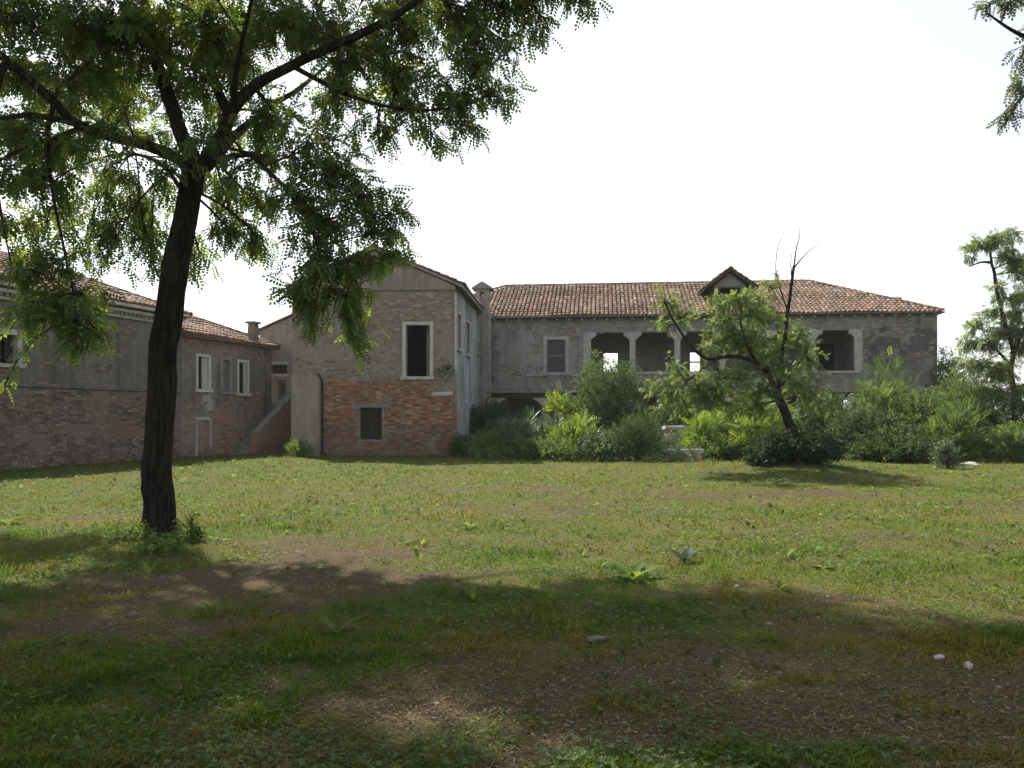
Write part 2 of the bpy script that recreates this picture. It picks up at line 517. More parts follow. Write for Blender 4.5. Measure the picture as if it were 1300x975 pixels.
def stone_frame(parent, hx0, hx1, hz0, hz1, w=.14, proud=.05, mat='stone', sill=True, y=0.0, name='window_frame', rough=.006):
    """jambs, lintel and sill round an opening as one stone frame with a sill of its own"""
    mb = MB()
    yb = y + .12
    mb.box(hx0 - w, hx0 + .004, y - proud, yb, hz0, hz1 + w, jit=rough)
    mb.box(hx1 - .004, hx1 + w, y - proud, yb, hz0, hz1 + w, jit=rough)
    mb.box(hx0 + .006, hx1 - .006, y - proud + .004, yb - .01, hz1 - .004, hz1 + w - .008, jit=rough)
    fr = mb.build(name, M[mat], parent)
    if sill:
        ms = MB(); ms.box(hx0 - w - .05, hx1 + w + .05, y - proud - .07, yb + .02, hz0 - .12, hz0 - .002, jit=rough)
        s_ = ms.build('sill', M[mat], fr)
    return fr

def masonry_mat():
    t = NT('old_masonry'); bt = t.attr('tint'); o = t.obj(); q1 = t.noise(o, 18, 5, .7); q2 = t.noise(o, 2.0, 5, .65)
    col = t.mix(t.math('MULTIPLY', t.ramp(q1, .50, .68), .5), bt, (.10, .088, .072))
    col = t.mix(t.math('MULTIPLY', t.ramp(q2, .52, .68), .4), col, (.30, .27, .23))
    return t.principled(col, .95, t.bump(q1, .6, .02), .1)
M['masonry'] = masonry_mat()

def masonry(parent, x0, x1, z0, z1, want, tint, seed=0, skip=(), proud=.03, name='bare_masonry', side=None):
    """weathered bricks standing proud of a wall wherever want(x, z, n) holds; n is a ragged noise of 0..1"""
    mb = MB(); row = .078; j = 0
    rs = random.Random(seed)
    nz = int((z1 - z0) / row)
    for j in range(nz):
        z = z0 + j * row; x = x0 - .13 * (j % 2)
        while x < x1:
            w = .25 * rs.uniform(.75, 1.15) if rs.random() < .75 else .13
            cx, cz = x + w / 2, z + row / 2
            n = float(fbm(np.array([cx * 1.3]), np.array([cz * 1.9]), seed, 4)[0])
            ok = cx - w / 2 > x0 and cx + w / 2 < x1 and want(cx, cz, n) and rs.random() > .06
            if ok and not any(s_[0] - .02 < cx + w / 2 and cx - w / 2 < s_[1] + .02 and s_[2] < cz < s_[3] for s_ in skip):
                d = proud * rs.uniform(.25, 1.0); e = .006
                c_ = tint(cx, cz, rs); J = lambda: rs.uniform(-.007, .007)
                if side is None:
                    vs = [(xx + J(), yy + (J() * .7 if yy < 0 else 0), zz + J()) for zz in (z + e, z + row - e) for yy in (-d, .015) for xx in (x + e, x + w - e)]
                else:
                    vs = [(side - yy + (J() * .7 if yy < 0 else 0), xx + J(), zz + J()) for zz in (z + e, z + row - e) for yy in (-d, .015) for xx in (x + e, x + w - e)]
                mb.add(vs, [(0, 2, 3, 1), (4, 5, 7, 6), (0, 1, 5, 4), (2, 6, 7, 3), (0, 4, 6, 2), (1, 3, 7, 5)], c_)
            x += w
    o = mb.build(name, M['masonry'], parent); tag(o, kind='stuff')
    return o

def shades(*cols):
    def f(x, z, rs):
        c = cols[int(rs.random() * len(cols))]; k = rs.uniform(.7, 1.2)
        return tuple(q * k for q in c)
    return f
# ================================================================ THE GROUND
def gz(x, y):
    """height of the ground"""
    x = np.asarray(x, float); y = np.asarray(y, float)
    z = (fbm(x * .35, y * .35, 3, 3) - .5) * .14 + (fbm(x * 1.6, y * 1.6, 9, 3) - .5) * .045
    z = z * np.clip((46 - y) / 20, 0, 1) * np.clip((y + 2) / 4, .3, 1)
    z = z + .30 * np.exp(-(((x - 7.6) / 2.6) ** 2 + ((y - 23.4) / 2.2) ** 2))
    z = z + .06 * np.exp(-(((x + 4.65) / .9) ** 2 + ((y - 10.84) / .9) ** 2))
    return z

DIRT = [  # worn places: px, py, rx, ry (m), strength
    (380, 728, 1.75, 1.25, 1.15), (250, 745, 1.1, .7, .75), (520, 730, .9, .7, .55), (860, 838, 1.1, .35, .8), (700, 850, 1.3, .5, .5),
    (1150, 772, 2.3, .55, .72), (980, 790, 1.3, .5, .55), (1120, 890, 1.5, .5, .40), (500, 885, .7, .25, .6), (140, 655, 1.3, .45, .9), (60, 672, .8, .5, .6),
    (950, 628, 2.6, 1.6, .72), (1250, 650, 3.0, 1.6, .45), (700, 640, 2.2, 1.5, .5), (800, 622, 3.0, 1.6, .45), (540, 622, 1.8, 1.3, .4),
    (1120, 690, 1.8, .9, .45), (160, 790, .8, .35, .6), (820, 690, 1.0, .5, .3), (900, 925, 1.2, .35, .55), (330, 690, .9, .5, .6),
]
LUSH = [  # thick green places
    (650, 775, 1.5, .55, .9), (470, 832, .45, .18, 1.0), (400, 805, .7, .3, .6), (600, 715, 1.0, .6, .5), (1080, 655, 2.0, 1.1, .5), (250, 690, .6, .6, .7),
    (130, 715, 1.0, .6, .6), (450, 600, 5, 1.5, .5), (280, 592, 3.5, 2, .8), (920, 690, 1.2, .8, .4), (330, 650, 1.6, 1.4, .5), (980, 952, .8, .2, .6), (800, 955, .4, .15, .6),
]
def _spots(L, x, y, seed):
    s = np.zeros_like(x)
    w = (fbm(x * 1.7, y * 1.7, seed, 4) - .5) * 1.5
    for (px, py, rx, ry, k) in L:
        cx, cy = ground_at(px, py)
        d = np.sqrt(((x - cx) / rx) ** 2 + ((y - cy) / ry) ** 2) + w
        s = np.maximum(s, k * np.clip((1.35 - d) / .7, 0, 1))
    return s

def dirt(x, y):
    """0 = thick grass, 1 = bare earth"""
    x = np.asarray(x, float); y = np.asarray(y, float)
    base = .17 + (fbm(x * .45, y * .45, 21, 4) - .5) * .9 + (fbm(x * 2.2, y * 2.2, 31, 3) - .5) * .7 + (fbm(x * 7, y * 7, 33, 3) - .5) * 1.1
    base = base + .16 * np.clip((8.5 - y) / 3.5, 0, 1)
    return np.clip(base + _spots(DIRT, x, y, 41) * .70 - _spots(LUSH, x, y, 43) * .8, 0, 1)

def make_ground():
    xs = np.concatenate([np.linspace(-600, -40, 12), np.linspace(-36, -13, 24), np.arange(-12, 12.01, .18), np.linspace(13, 36, 24), np.linspace(40, 600, 12)])
    ys = np.concatenate([np.linspace(-120, -4, 12), np.arange(-2, 3, .5), np.arange(3, 17, .17), np.arange(17, 50, .35), np.linspace(52, 120, 14), np.linspace(140, 1500, 12)])
    X, Y = np.meshgrid(xs, ys)
    Z = gz(X, Y)
    V = np.stack([X.ravel(), Y.ravel(), Z.ravel()], 1)
    nx, ny = len(xs), len(ys)
    I = np.arange(nx * ny).reshape(ny, nx)
    F = np.stack([I[:-1, :-1].ravel(), I[:-1, 1:].ravel(), I[1:, 1:].ravel(), I[1:, :-1].ravel()], 1)
    o = np_mesh('ground', V, F, smooth=True)
    me = o.data
    a = me.attributes.new('dirt', 'FLOAT', 'POINT')
    a.data.foreach_set('value', dirt(X.ravel(), Y.ravel()).astype(np.float32))
    t = NT('lawn_earth'); p = t.pos(); d = t.attr('dirt', 'Fac')
    n1 = t.noise(p, 1.2, 6, .65); n2 = t.noise(p, 9, 6, .7); n3 = t.noise(p, 45, 4, .7); n4 = t.noise(p, 140, 3, .6)
    earth = t.mix(n2, (.048, .035, .019), (.098, .073, .040))
    earth = t.mix(t.math('MULTIPLY', t.ramp(n3, .5, .7), .7), earth, (.165, .128, .070))
    earth = t.mix(t.math('MULTIPLY', t.ramp(n4, .5, .65), .5), earth, (.05, .038, .026))
    green = t.mix(t.ramp(n2, .35, .65), (.048, .076, .012), (.098, .118, .022))
    green = t.mix(t.math('MULTIPLY', t.ramp(n1, .42, .62), .75), green, (.120, .100, .045))
    green = t.mix(t.math('MULTIPLY', t.ramp(n3, .5, .7), .6), green, (.035, .05, .012))
    f = t.ramp(t.math('ADD', d, t.math('MULTIPLY', t.math('SUBTRACT', t.math('ADD', n2, n3), 1.0), .9)), .30, .78)
    col = t.mix(f, green, earth)
    h = t.math('ADD', t.math('MULTIPLY', n2, .6), t.math('MULTIPLY', n3, .5))
    me.materials.append(t.principled(col, .95, t.bump(h, .9, .05), .1))
    tag(o, 'open lawn of patchy grass and worn brown earth', 'ground', kind='structure')
    return o
ground = make_ground()

# ================================================================ THE VILLA (long two-storey house with the upper loggia)
VF = Frame(-1.2, 45.0, math.atan2(-2.5, 23.26))
VX0, VX1, VD = -4.7, 23.2, 10.0
EAVE, FLOOR, SILL = 6.9, 3.08, 3.93
villa = VF.root('villa')
tag(villa, 'long two-storey villa with clay tile hip roof and open upper loggia', 'house')

M['villa_wall'] = wall_mat('villa_plaster', 'x', (.40, .385, .36), (.28, .27, .255), .52, .60, 0, 3,
    c1=(.27, .17, .12), c2=(.22, .15, .11), mo=(.28, .26, .23), streak=.32,
    patches=[((.085, .085, .082), 20.6, 5.0, 1.0, 1.3, .95), ((.095, .093, .09), 22.5, 5.4, .9, 1.0, .95), ((.11, .108, .10), 21.7, 4.0, 1.7, .8, .6),
             ((.10, .098, .09), -.3, 5.0, .75, 2.2, .7), ((.13, .125, .115), 1.3, 5.3, .5, 1.1, .5), ((.36, .34, .31), 2.0, 5.0, 1.0, .9, .6), ((.14, .13, .115), 5.5, 3.5, 2.0, .35, .6),
             ((.16, .15, .135), 19.6, 3.5, 3.0, .3, .5)])
M['villa_side'] = wall_mat('villa_side_plaster', 'y', (.34, .32, .29), (.24, .23, .21), .55, .62)
W1 = (VF.x(694), VF.x(718), SILL, VF.z(706, 431))
LX0, LX1, LZ1 = VF.x(750), VF.x(1085), VF.z(900, 422) + .0
LZ1 = 6.05
front = wall_obj('front_wall', M['villa_wall'], villa, VX0, VX1, FLOOR - .001, EAVE, 0, .45, [W1, (LX0, LX1, SILL, LZ1)])
wall_obj_side('end_wall', M['villa_side'], villa, .452, VD - .452, 0, EAVE, VX1 - .45, VX1 - .002)
wall_obj_side('end_wall', M['villa_side'], villa, .452, VD - .452, 0, EAVE, VX0 + .002, VX0 + .45)
# openings seen through to the sky on the far side
def through(px0, px1, py0, py1, v0, v1, m=.0):
    return [(VF.x(px0, v) - m, VF.x(px1, v) + m, VF.z((px0 + px1) / 2, py1, v) - m, VF.z((px0 + px1) / 2, py0, v) + m) for v in (v0, v1)]
LB = 4.0
a1, r1 = through(765, 785.5, 447, 472, LB, VD - .45)
a2, r2 = through(875, 890, 446, 473, LB, VD - .45)
def widen(h, m=.35): return (h[0] - m, h[1] + m, h[2] - m, h[3] + m)
d1 = (VF.x(1071, LB), VF.x(1088, LB), FLOOR, VF.z(1080, 441, LB))
d2 = (VF.x(1040, LB), VF.x(1060, LB), FLOOR, VF.z(1050, 436, LB))
wall_obj('loggia_wall', M['interior'], villa, VX0 + .452, VX1 - .452, FLOOR + .002, EAVE - .25, LB, LB + .3, [a1, a2, d1, d2])
g_a, g_r = through(1076, 1085, 508, 520, LB, VD - .45)
wall_obj('rear_wall', M['interior'], villa, VX0, VX1, 0, EAVE, VD - .45, VD, [widen(r1), widen(r2), widen(g_r, .3)])
wall_obj('arcade_wall', M['interior'], villa, VX0 + .452, VX1 - .452, 0, FLOOR - .24, LB, LB + .3, [widen(g_a, .25), (6, 7.2, 0, 2.2), (12, 13.2, 0, 2.2)])
for (h, bars) in ((a2, True), (a1, False)):
    mb = MB(); w = .06
    mb.box(h[0], h[0] + w, LB + .1, LB + .16, h[2], h[3]); mb.box(h[1] - w, h[1], LB + .1, LB + .16, h[2], h[3])
    mb.box(h[0] + w, h[1] - w, LB + .1, LB + .16, h[3] - w, h[3])
    if bars: mb.box(h[0] + w, h[1] - w, LB + .1, LB + .16, (h[2] + h[3]) / 2 - .04, (h[2] + h[3]) / 2 + .04)
    mb.build('window_frame', M['wood'], villa)
mb = MB(); mb.box(VX0 + .46, VX1 - .46, .46, VD - .46, FLOOR - .23, FLOOR); mb.build('upper_floor', M['interior'], villa)
mb = MB(); mb.box(VX0 + .46, VX1 - .46, .46, VD - .46, EAVE - .24, EAVE - .12); mb.build('ceiling', M['ceiling'], villa)
for xp in (VF.x(748), VF.x(1091)):
    wall_obj_side('partition', M['interior'], villa, .455, LB - .005, FLOOR + .005, EAVE - .25, xp - .12 if xp < 10 else xp, xp if xp < 10 else xp + .12)
# ledge at first floor and the band under the loggia
mb = MB(); mb.box(VX0, VX1 + .12, -.32, -.003, FLOOR - .24, FLOOR - .02, jit=.01); mb.build('ledge', M['grey_stone'], villa)
mb = MB(); mb.box(VX0, VX1, -.10, .45, FLOOR - .48, FLOOR - .243); mb.build('floor_beam', M['wood'], villa)
mb = MB(); mb.box(LX0 - .25, LX1 + .25, -.09, .30, SILL - .10, SILL + .02, jit=.006); mb.build('loggia_sill', M['stone'], villa)
mb = MB(); mb.box(W1[0] - 1.1, W1[1] + .9, -.07, -.004, SILL - .17, SILL - .06, jit=.006); mb.build('string_course', M['stone'], villa)
# window with its sash
fr = stone_frame(villa, *W1, w=.17, proud=.05)
mb = MB(); xm = (W1[0] + W1[1]) / 2; zm = SILL + (W1[3] - SILL) * .52
for (a, b) in ((W1[0], W1[0] + .06), (W1[1] - .06, W1[1])):
    mb.box(a, b, .16, .22, W1[2], W1[3])
mb.box(W1[0] + .06, W1[1] - .06, .16, .22, W1[3] - .06, W1[3]); mb.box(W1[0] + .06, W1[1] - .06, .16, .22, zm - .05, zm + .05); mb.box(W1[0] + .06, W1[1] - .06, .16, .22, W1[2], W1[2] + .06)
sash = mb.build('window_sash', M['grey_wood'], villa)
tg = NT('dusty_glass'); g0 = tg.noise(tg.obj(), 4, 4)
M['glass'] = tg.principled(tg.mix(g0, (.025, .027, .028), (.06, .06, .06)), .25, None, .5)
for (z0, z1) in ((W1[2] + .06, zm - .05), (zm + .05, W1[3] - .06)):
    mb = MB(); mb.box(W1[0] + .06, W1[1] - .06, .185, .195, z0, z1); mb.build('pane', M['glass'], sash)
masonry(villa, 0.3, LX0 - .3, FLOOR + .05, EAVE - .2, lambda x, z, n: n > .60 - .13 * math.exp(-((x - W1[1] - .5) / .8) ** 2) - .10 * math.exp(-((z - 6.4) / .35) ** 2) * (x > 1.5) - .08 * (z < SILL - .2),
        shades((.34, .30, .26), (.27, .235, .205), (.38, .35, .31), (.30, .22, .175)), 12, [(W1[0] - .2, W1[1] + .2, SILL - .2, W1[3] + .2), (W1[0] - 1.15, W1[1] + .95, SILL - .2, SILL - .03)], .025)
masonry(villa, LX1 + .3, VX1 - .05, FLOOR + .05, EAVE - .2, lambda x, z, n: n > .57 - .08 * (z > 6.1) - .05 * (x > VX1 - .5), shades((.32, .29, .25), (.26, .235, .205), (.36, .33, .29), (.29, .215, .17)), 15, (), .025)
masonry(villa, LX0, LX1, FLOOR + .05, SILL - .12, lambda x, z, n: n > .56, shades((.32, .29, .25), (.26, .235, .205), (.29, .215, .17)), 18, (), .025)
# loggia columns with bracket capitals
col_px = [746, 803, 860, 917, 975, 1032, 1089]
for i, px in enumerate(col_px):
    cx = VF.x(px); w = .15
    mb = MB()
    y0, y1 = -.02, .30
    e0, e1 = i == 0, i == len(col_px) - 1
    if e0: mb.box(cx - .22, LX0 + .02, -.05, -.004, SILL + .02, LZ1 + .05, jit=.004)
    elif e1: mb.box(LX1 - .02, cx + .22, -.05, -.004, SILL + .02, LZ1 + .05, jit=.004)
    else:
        mb.box(cx - w, cx + w, y0, y1, SILL + .02, LZ1 - .42, jit=.004)
        mb.box(cx - w - .04, cx + w + .04, y0 - .03, y1 + .03, LZ1 - .42, LZ1 - .345, jit=.003)
        mb.box(cx - w - .05, cx + w + .05, y0 - .03, y1 + .03, SILL + .02, SILL + .10, jit=.003)
    pts = []
    def side(sg, x0, reach=.30):
        return [(x0, LZ1 - .345), (x0 + sg * .07, LZ1 - .33), (x0 + sg * .13, LZ1 - .25), (x0 + sg * .20, LZ1 - .20), (x0 + sg * reach, LZ1 - .17), (x0 + sg * reach, LZ1 - .06)]
    lft = side(-1, cx - w - .02) if not e0 else [(cx - .22, LZ1 - .345)]
    rgt = side(1, cx + w + .02) if not e1 else [(cx + .22, LZ1 - .345)]
    if e0: rgt = side(1, LX0 - .0)
    if e1: lft = side(-1, LX1 + .0)
    out = [(p[0], p[1]) for p in reversed(lft)] + rgt
    out = out + [(rgt[-1][0], LZ1 + .03), (lft[-1][0], LZ1 + .03)]
    c = mb.build('column', M['stone'], villa)
    mc = MB(); mc.prism(out, 'y', -.06, .28); mc.build('capital', M['stone'], c)
mb = MB(); mb.box(LX0 - .3, LX1 + .3, -.045, -.004, LZ1 + .032, LZ1 + .30, jit=.004); mb.build('lintel', M['grey_stone'], villa)
# ground floor arcade posts
for px in [627, 692, 746, 803, 860, 917, 975, 1032, 1089, 1150, 1190]:
    cx = VF.x(px); mb = MB()
    mb.box(cx - .17, cx + .17, .02, .36, 0, FLOOR - .9, jit=.006)
    c = mb.build('arcade_post', M['stone'], villa)
    mc = MB(); z0 = FLOOR - .9; zt = FLOOR - .485
    mc.prism([(cx - .2, z0), (cx + .2, z0), (cx + .42, zt - .18), (cx + .62, zt - .14), (cx + .62, zt), (cx - .62, zt), (cx - .62, zt - .14), (cx - .42, zt - .18)], 'y', -.03, .4)
    mc.build('capital', M['white_stone'], c)
# roof
PITCH = .46; OV = .38
ze = EAVE + .02 - .0
rx0, rx1, ry0, ry1 = VX0 - OV, VX1 + .12, -OV, VD + OV
hd = (ry1 - ry0) / 2; zr = ze + hd * PITCH; ym = (ry0 + ry1) / 2
mb = MB()
A, B, C_, D_ = (rx0, ry0, ze), (rx1, ry0, ze), (rx1, ry1, ze), (rx0, ry1, ze)
E_, F_ = (rx0 + hd, ym, zr), (rx1 - hd, ym, zr)
low = [(p[0], p[1], p[2] - .1) for p in (A, B, C_, D_)]
mb.add([A, B, C_, D_, E_, F_] + low, [(0, 1, 5, 4), (1, 2, 5), (2, 3, 4, 5), (3, 0, 4), (9, 8, 7, 6), (6, 7, 1, 0), (7, 8, 2, 1), (8, 9, 3, 2), (9, 6, 0, 3)])
roof = mb.build('roof', M['roof_under'], villa)
sl = math.hypot(1, PITCH)
DX = VF.x(927, 1.0); DW, DY = .82, 1.15      # dormer centre, half width, front depth
mb = MB()
L = rx1 - rx0; S = hd * sl
tile_slope(mb, A, (1, 0, 0), (0, 1 / sl, PITCH / sl), [(0, -.02), (L, -.02), (L - hd, S), (hd, S)])
tile_slope(mb, B, (0, 1, 0), (-1 / sl, 0, PITCH / sl), [(0, -.02), (2 * hd, -.02), (hd, S)])
ridge_tiles(mb, (E_[0], ym, zr + .03), (F_[0], ym, zr + .03))
ridge_tiles(mb, (B[0], B[1], B[2] + .05), (F_[0], F_[1], F_[2] + .04)); ridge_tiles(mb, (A[0], A[1], A[2] + .05), (E_[0], E_[1], E_[2] + .04))
rt = mb.build('roof_tiles', M['tile'], roof); tag(rt, kind='stuff')
mb = MB(); gp = [(-OV - .02 + .075 * math.cos(a) - .07, ze - .02 + .075 * math.sin(a)) for a in [math.pi + k * math.pi / 6 for k in range(7)]]
gp += [(p[0] * 1.0 + (.012 if i < 3 else -.012 if i > 3 else 0), p[1] + .014) for i, p in reversed(list(enumerate(gp)))]
mb.prism(gp, 'x', VX0 - .3, VX1 + .16); mb.build('gutter', M['metal'], villa)
cb = None
for i in range(42):
    x = VX0 + .3 + i * .67
    if x > VX1: break
    if cb is None:
        mb = MB(); mb.box(-.06, .06, -.30, -.004, EAVE - .17, EAVE - .085); cb = mb.build('corbel', M['white_stone'], villa)
        cb.location.x = x
    else:
        c = cb.copy(); COL.objects.link(c); c.location.x = x
# dormer
dz = ze + (DY + OV) * PITCH - .05; dzt = VF.z(927, 362, DY); dza = VF.z(927, 345, DY)
dw = MB()
wall_xz(dw, DX - DW, DX + DW, dz, dzt, DY, DY + .2, [(DX - .60, DX + .60, dz + .06, dzt - .06)])
dw.prism([(DX - DW, dzt + .001), (DX + DW, dzt + .001), (DX, dza - .08)], 'y', DY + .002, DY + .198)
dormer = dw.build('dormer', M['grey_stone'], villa)
mb = MB()
for sg in (-1, 1):
    x = DX + sg * DW
    mb.prism([(DY + .2, dz), (DY + .2, dzt), (DY + .2 + (dzt - dz) / PITCH, dzt)], 'x', x - .18 if sg > 0 else x, x if sg > 0 else x + .18)
mb.build('dormer_cheek', M['grey_stone'], dormer)
mb = MB(); ov = .6; sp = (dza - dzt) / DW; zb = dzt - ov * sp * .55
back = DY + (dza - dz) / PITCH
th = .09
mb.prism([(DX - DW - ov, zb), (DX, dza), (DX + DW + ov, zb), (DX + DW + ov, zb + th), (DX, dza + th), (DX - DW - ov, zb + th)], 'y', DY - .42, back)
dr = mb.build('dormer_roof', M['wood'], dormer)
mb = MB()
for sg in (-1, 1):
    e = (0, 1, 0); hyp = math.hypot(DW + ov, dza - zb)
    up = (-sg * (DW + ov) / hyp, 0, (dza - zb) / hyp)
    tile_slope(mb, (DX + sg * (DW + ov), DY - .42, zb + th), e, up, [(0, 0), (back - DY + .3, 0), (back - DY + .3, hyp), (0, hyp)])
ridge_tiles(mb, (DX, DY - .45, dza + th + .02), (DX, back, dza + th + .02))
tag(mb.build('dormer_tiles', M['tile'], dr), kind='stuff')
mb = MB()
for xx in (DX - .60, DX + .54): mb.box(xx, xx + .06, DY + .06, DY + .13, dz + .06, dzt - .06)
mb.box(DX - .54, DX + .54, DY + .06, DY + .13, dzt - .13, dzt - .06); mb.build('dormer_window_frame', M['grey_wood'], dormer)
mb = MB(); mb.box(DX - .56, DX + .56, DY + 1.4, DY + 1.44, dz + .7, dzt); mb.build('dormer_back', M['wood'], dormer)
# stub chimney near the right hip
cx = VF.x(1136, 4.2); zc = VF.z(1136, 378, 4.2)
mb = MB(); mb.box(cx - .22, cx + .22, 4.0, 4.4, zc - 1.2, zc - .08, jit=.01); mb.box(cx - .29, cx + .29, 3.94, 4.46, zc - .08, zc, jit=.01); mb.build('chimney_stub', M['grey_stone'], villa)

# ================================================================ THE GABLED FRONT HOUSE
HF = Frame(-8.86, 33.46, R(-4.0)); HW, HD = 6.62, 11.3; HE = 6.78
house = HF.root('gabled_house')
tag(house, 'gabled house with orange bare brick below and worn grey plaster above', 'house')
M['house_wall'] = wall_mat('house_plaster', 'x', (.40, .355, .30), (.29, .255, .215), .475, .53, .0, 3,
    c1=(.38, .25, .17), c2=(.30, .22, .16), mo=(.40, .35, .29), streak=.25, dark=(.15, .125, .10), scale=1.5,
    patches=[((.30, .19, .13), 4.6, 5.9, 1.3, .5, .45), ((.34, .30, .25), 1.0, 4.3, 1.3, 1.2, .5), ((.30, .10, .075), 6.5, 1.2, .55, 1.3, .6), ((.32, .29, .25), 6.2, 4.8, .35, 1.9, .5)])
M['gable'] = wall_mat('gable_plaster', 'x', (.36, .30, .245), (.27, .23, .19), .58, .66, streak=.3)
M['house_side'] = wall_mat('house_side_plaster', 'y', (.46, .475, .48), (.27, .275, .275), .58, .64, 0, 3, streak=.85, dark=(.085, .085, .08), c1=(.24, .20, .16), c2=(.2, .17, .14))
D1 = (HF.x(515), HF.x(546), HF.z(530, 478), HF.z(530, 412.5))
W2 = (HF.x(457), HF.x(485), HF.z(470, 558), HF.z(470, 517.5))
wall_obj('front_wall', M['house_wall'], house, 0, HW, -.2, 6.62, 0, .45, [D1, W2])
SW = [(.5, 1.45, 4.35, 5.75), (3.3, 4.5, 4.35, 5.75)]
wall_obj_side('side_wall', M['house_side'], house, .452, HD, -.2, HE, HW - .45, HW - .002, SW)
wall_obj_side('side_wall', M['house_side'], house, .452, HD, -.2, HE, .002, .45)
wall_obj('rear_wall', M['interior'], house, .455, HW - .455, 0, HE, HD - .3, HD - .002)
mb = MB(); mb.box(.46, HW - .46, .46, HD - .31, 2.75, 2.95); mb.build('upper_floor', M['interior'], house)
mb = MB(); mb.box(.46, HW - .46, .46, HD - .31, 6.45, 6.6); mb.build('ceiling', M['ceiling'], house)
wall_obj_side('partition', M['interior'], house, .455, 4.5, 2.96, 6.44, D1[1] - .22, D1[1] - .10)
za = 8.24; zp = 6.66
mb = MB()
mb.prism([(0.02, zp + .0), (HW - .02, zp), (HW - .02, HE + .02), (HW / 2, za), (.02, HE + .02)], 'y', .03, .42)
mb.build('gable', M['gable'], house)
mb = MB(); mb.box(.01, HW + .02, -.06, .44, 6.624, zp - .002, jit=.006); mb.build('gable_band', M['gable'], house)
pit = (za - HE) / (HW / 2); gx = .3
zE = HE + .02 - gx * pit + .04
mb = MB(); th = .1; apex = za + .06
mb.prism([(-gx, zE), (HW / 2, apex), (HW + gx, zE), (HW + gx, zE + th), (HW / 2, apex + th), (-gx, zE + th)], 'y', -.05, HD)
roof2 = mb.build('roof', M['grey_stone'], house)
mb = MB(); hyp = math.hypot(HW / 2 + gx, apex - zE)
for sg in (-1, 1):
    x0 = -gx if sg < 0 else HW + gx
    tile_slope(mb, (x0, -.02, zE + th), (0, 1, 0), (-sg * (HW / 2 + gx) / hyp, 0, (apex - zE) / hyp), [(0, 0), (HD + .2, 0), (HD + .2, hyp), (0, hyp)])
ridge_tiles(mb, (HW / 2, -.04, apex + th + .02), (HW / 2, HD, apex + th + .02))
tag(mb.build('roof_tiles', M['tile'], roof2), kind='stuff')
# openings
stone_frame(house, *D1, w=.13, proud=.04, mat='white_stone', name='doorway_frame')
mb = MB(); mb.box(W2[0] - .28, W2[1] + .30, -.035, .20, W2[3] + .002, W2[3] + .17, jit=.01); mb.build('lintel', M['grey_stone'], house)
mb = MB(); mb.box(W2[0], W2[1], .20, .25, W2[2], W2[3]); sh = mb.build('shutter', M['dark_wood'], house)
for k in range(5):
    mb = MB(); xw = (W2[1] - W2[0]) / 5; mb.box(W2[0] + k * xw + .01, W2[0] + (k + 1) * xw - .01, .175, .198, W2[2] + .02, W2[3] - .02, jit=.003); mb.build('board', M['dark_wood'], sh)
mb = MB(); mb.box(W2[0] - .1, W2[1] + .1, -.04, .2, W2[2] - .08, W2[2] - .002, jit=.008); mb.build('sill', M['grey_stone'], house)
for (a, b) in ((W2[0] - .10, W2[0] - .002), (W2[1] + .002, W2[1] + .10)):
    mb = MB(); mb.box(a, b, -.03, .1, W2[2], W2[3], jit=.006); mb.build('jamb', M['house_wall'], house)
for (y0, y1, z0, z1) in SW:
    mb = MB(); xo = HW + .05; w = .12
    mb.box(HW - .1, xo, y0 - w, y0, z0, z1 + w); mb.box(HW - .1, xo, y1, y1 + w, z0, z1 + w); mb.box(HW - .1, xo - .004, y0 + .003, y1 - .003, z1, z1 + w - .006)
    f = mb.build('window_frame', M['stone'], house)
    mb = MB(); mb.box(HW - .1, xo + .06, y0 - w - .04, y1 + w + .04, z0 - .11, z0 - .002); mb.build('sill', M['stone'], f)
    mb = MB(); mb.box(HW - .2, HW - .15, y0, y1, z0, z1); mb.build('shutter', M['grey_wood'], house)
mb = MB(); mb.tube([(HW + .02, -.09, 6.45), (HW + .02, -.09, 3.3)], [.045, .045], 8); mb.build('drainpipe', M['white_stone'], house)
mb = MB(); mb.box(HW - .95, HW - .1, -.05, -.004, 2.42, 2.56, jit=.01); mb.build('stone_block', M['white_stone'], house)
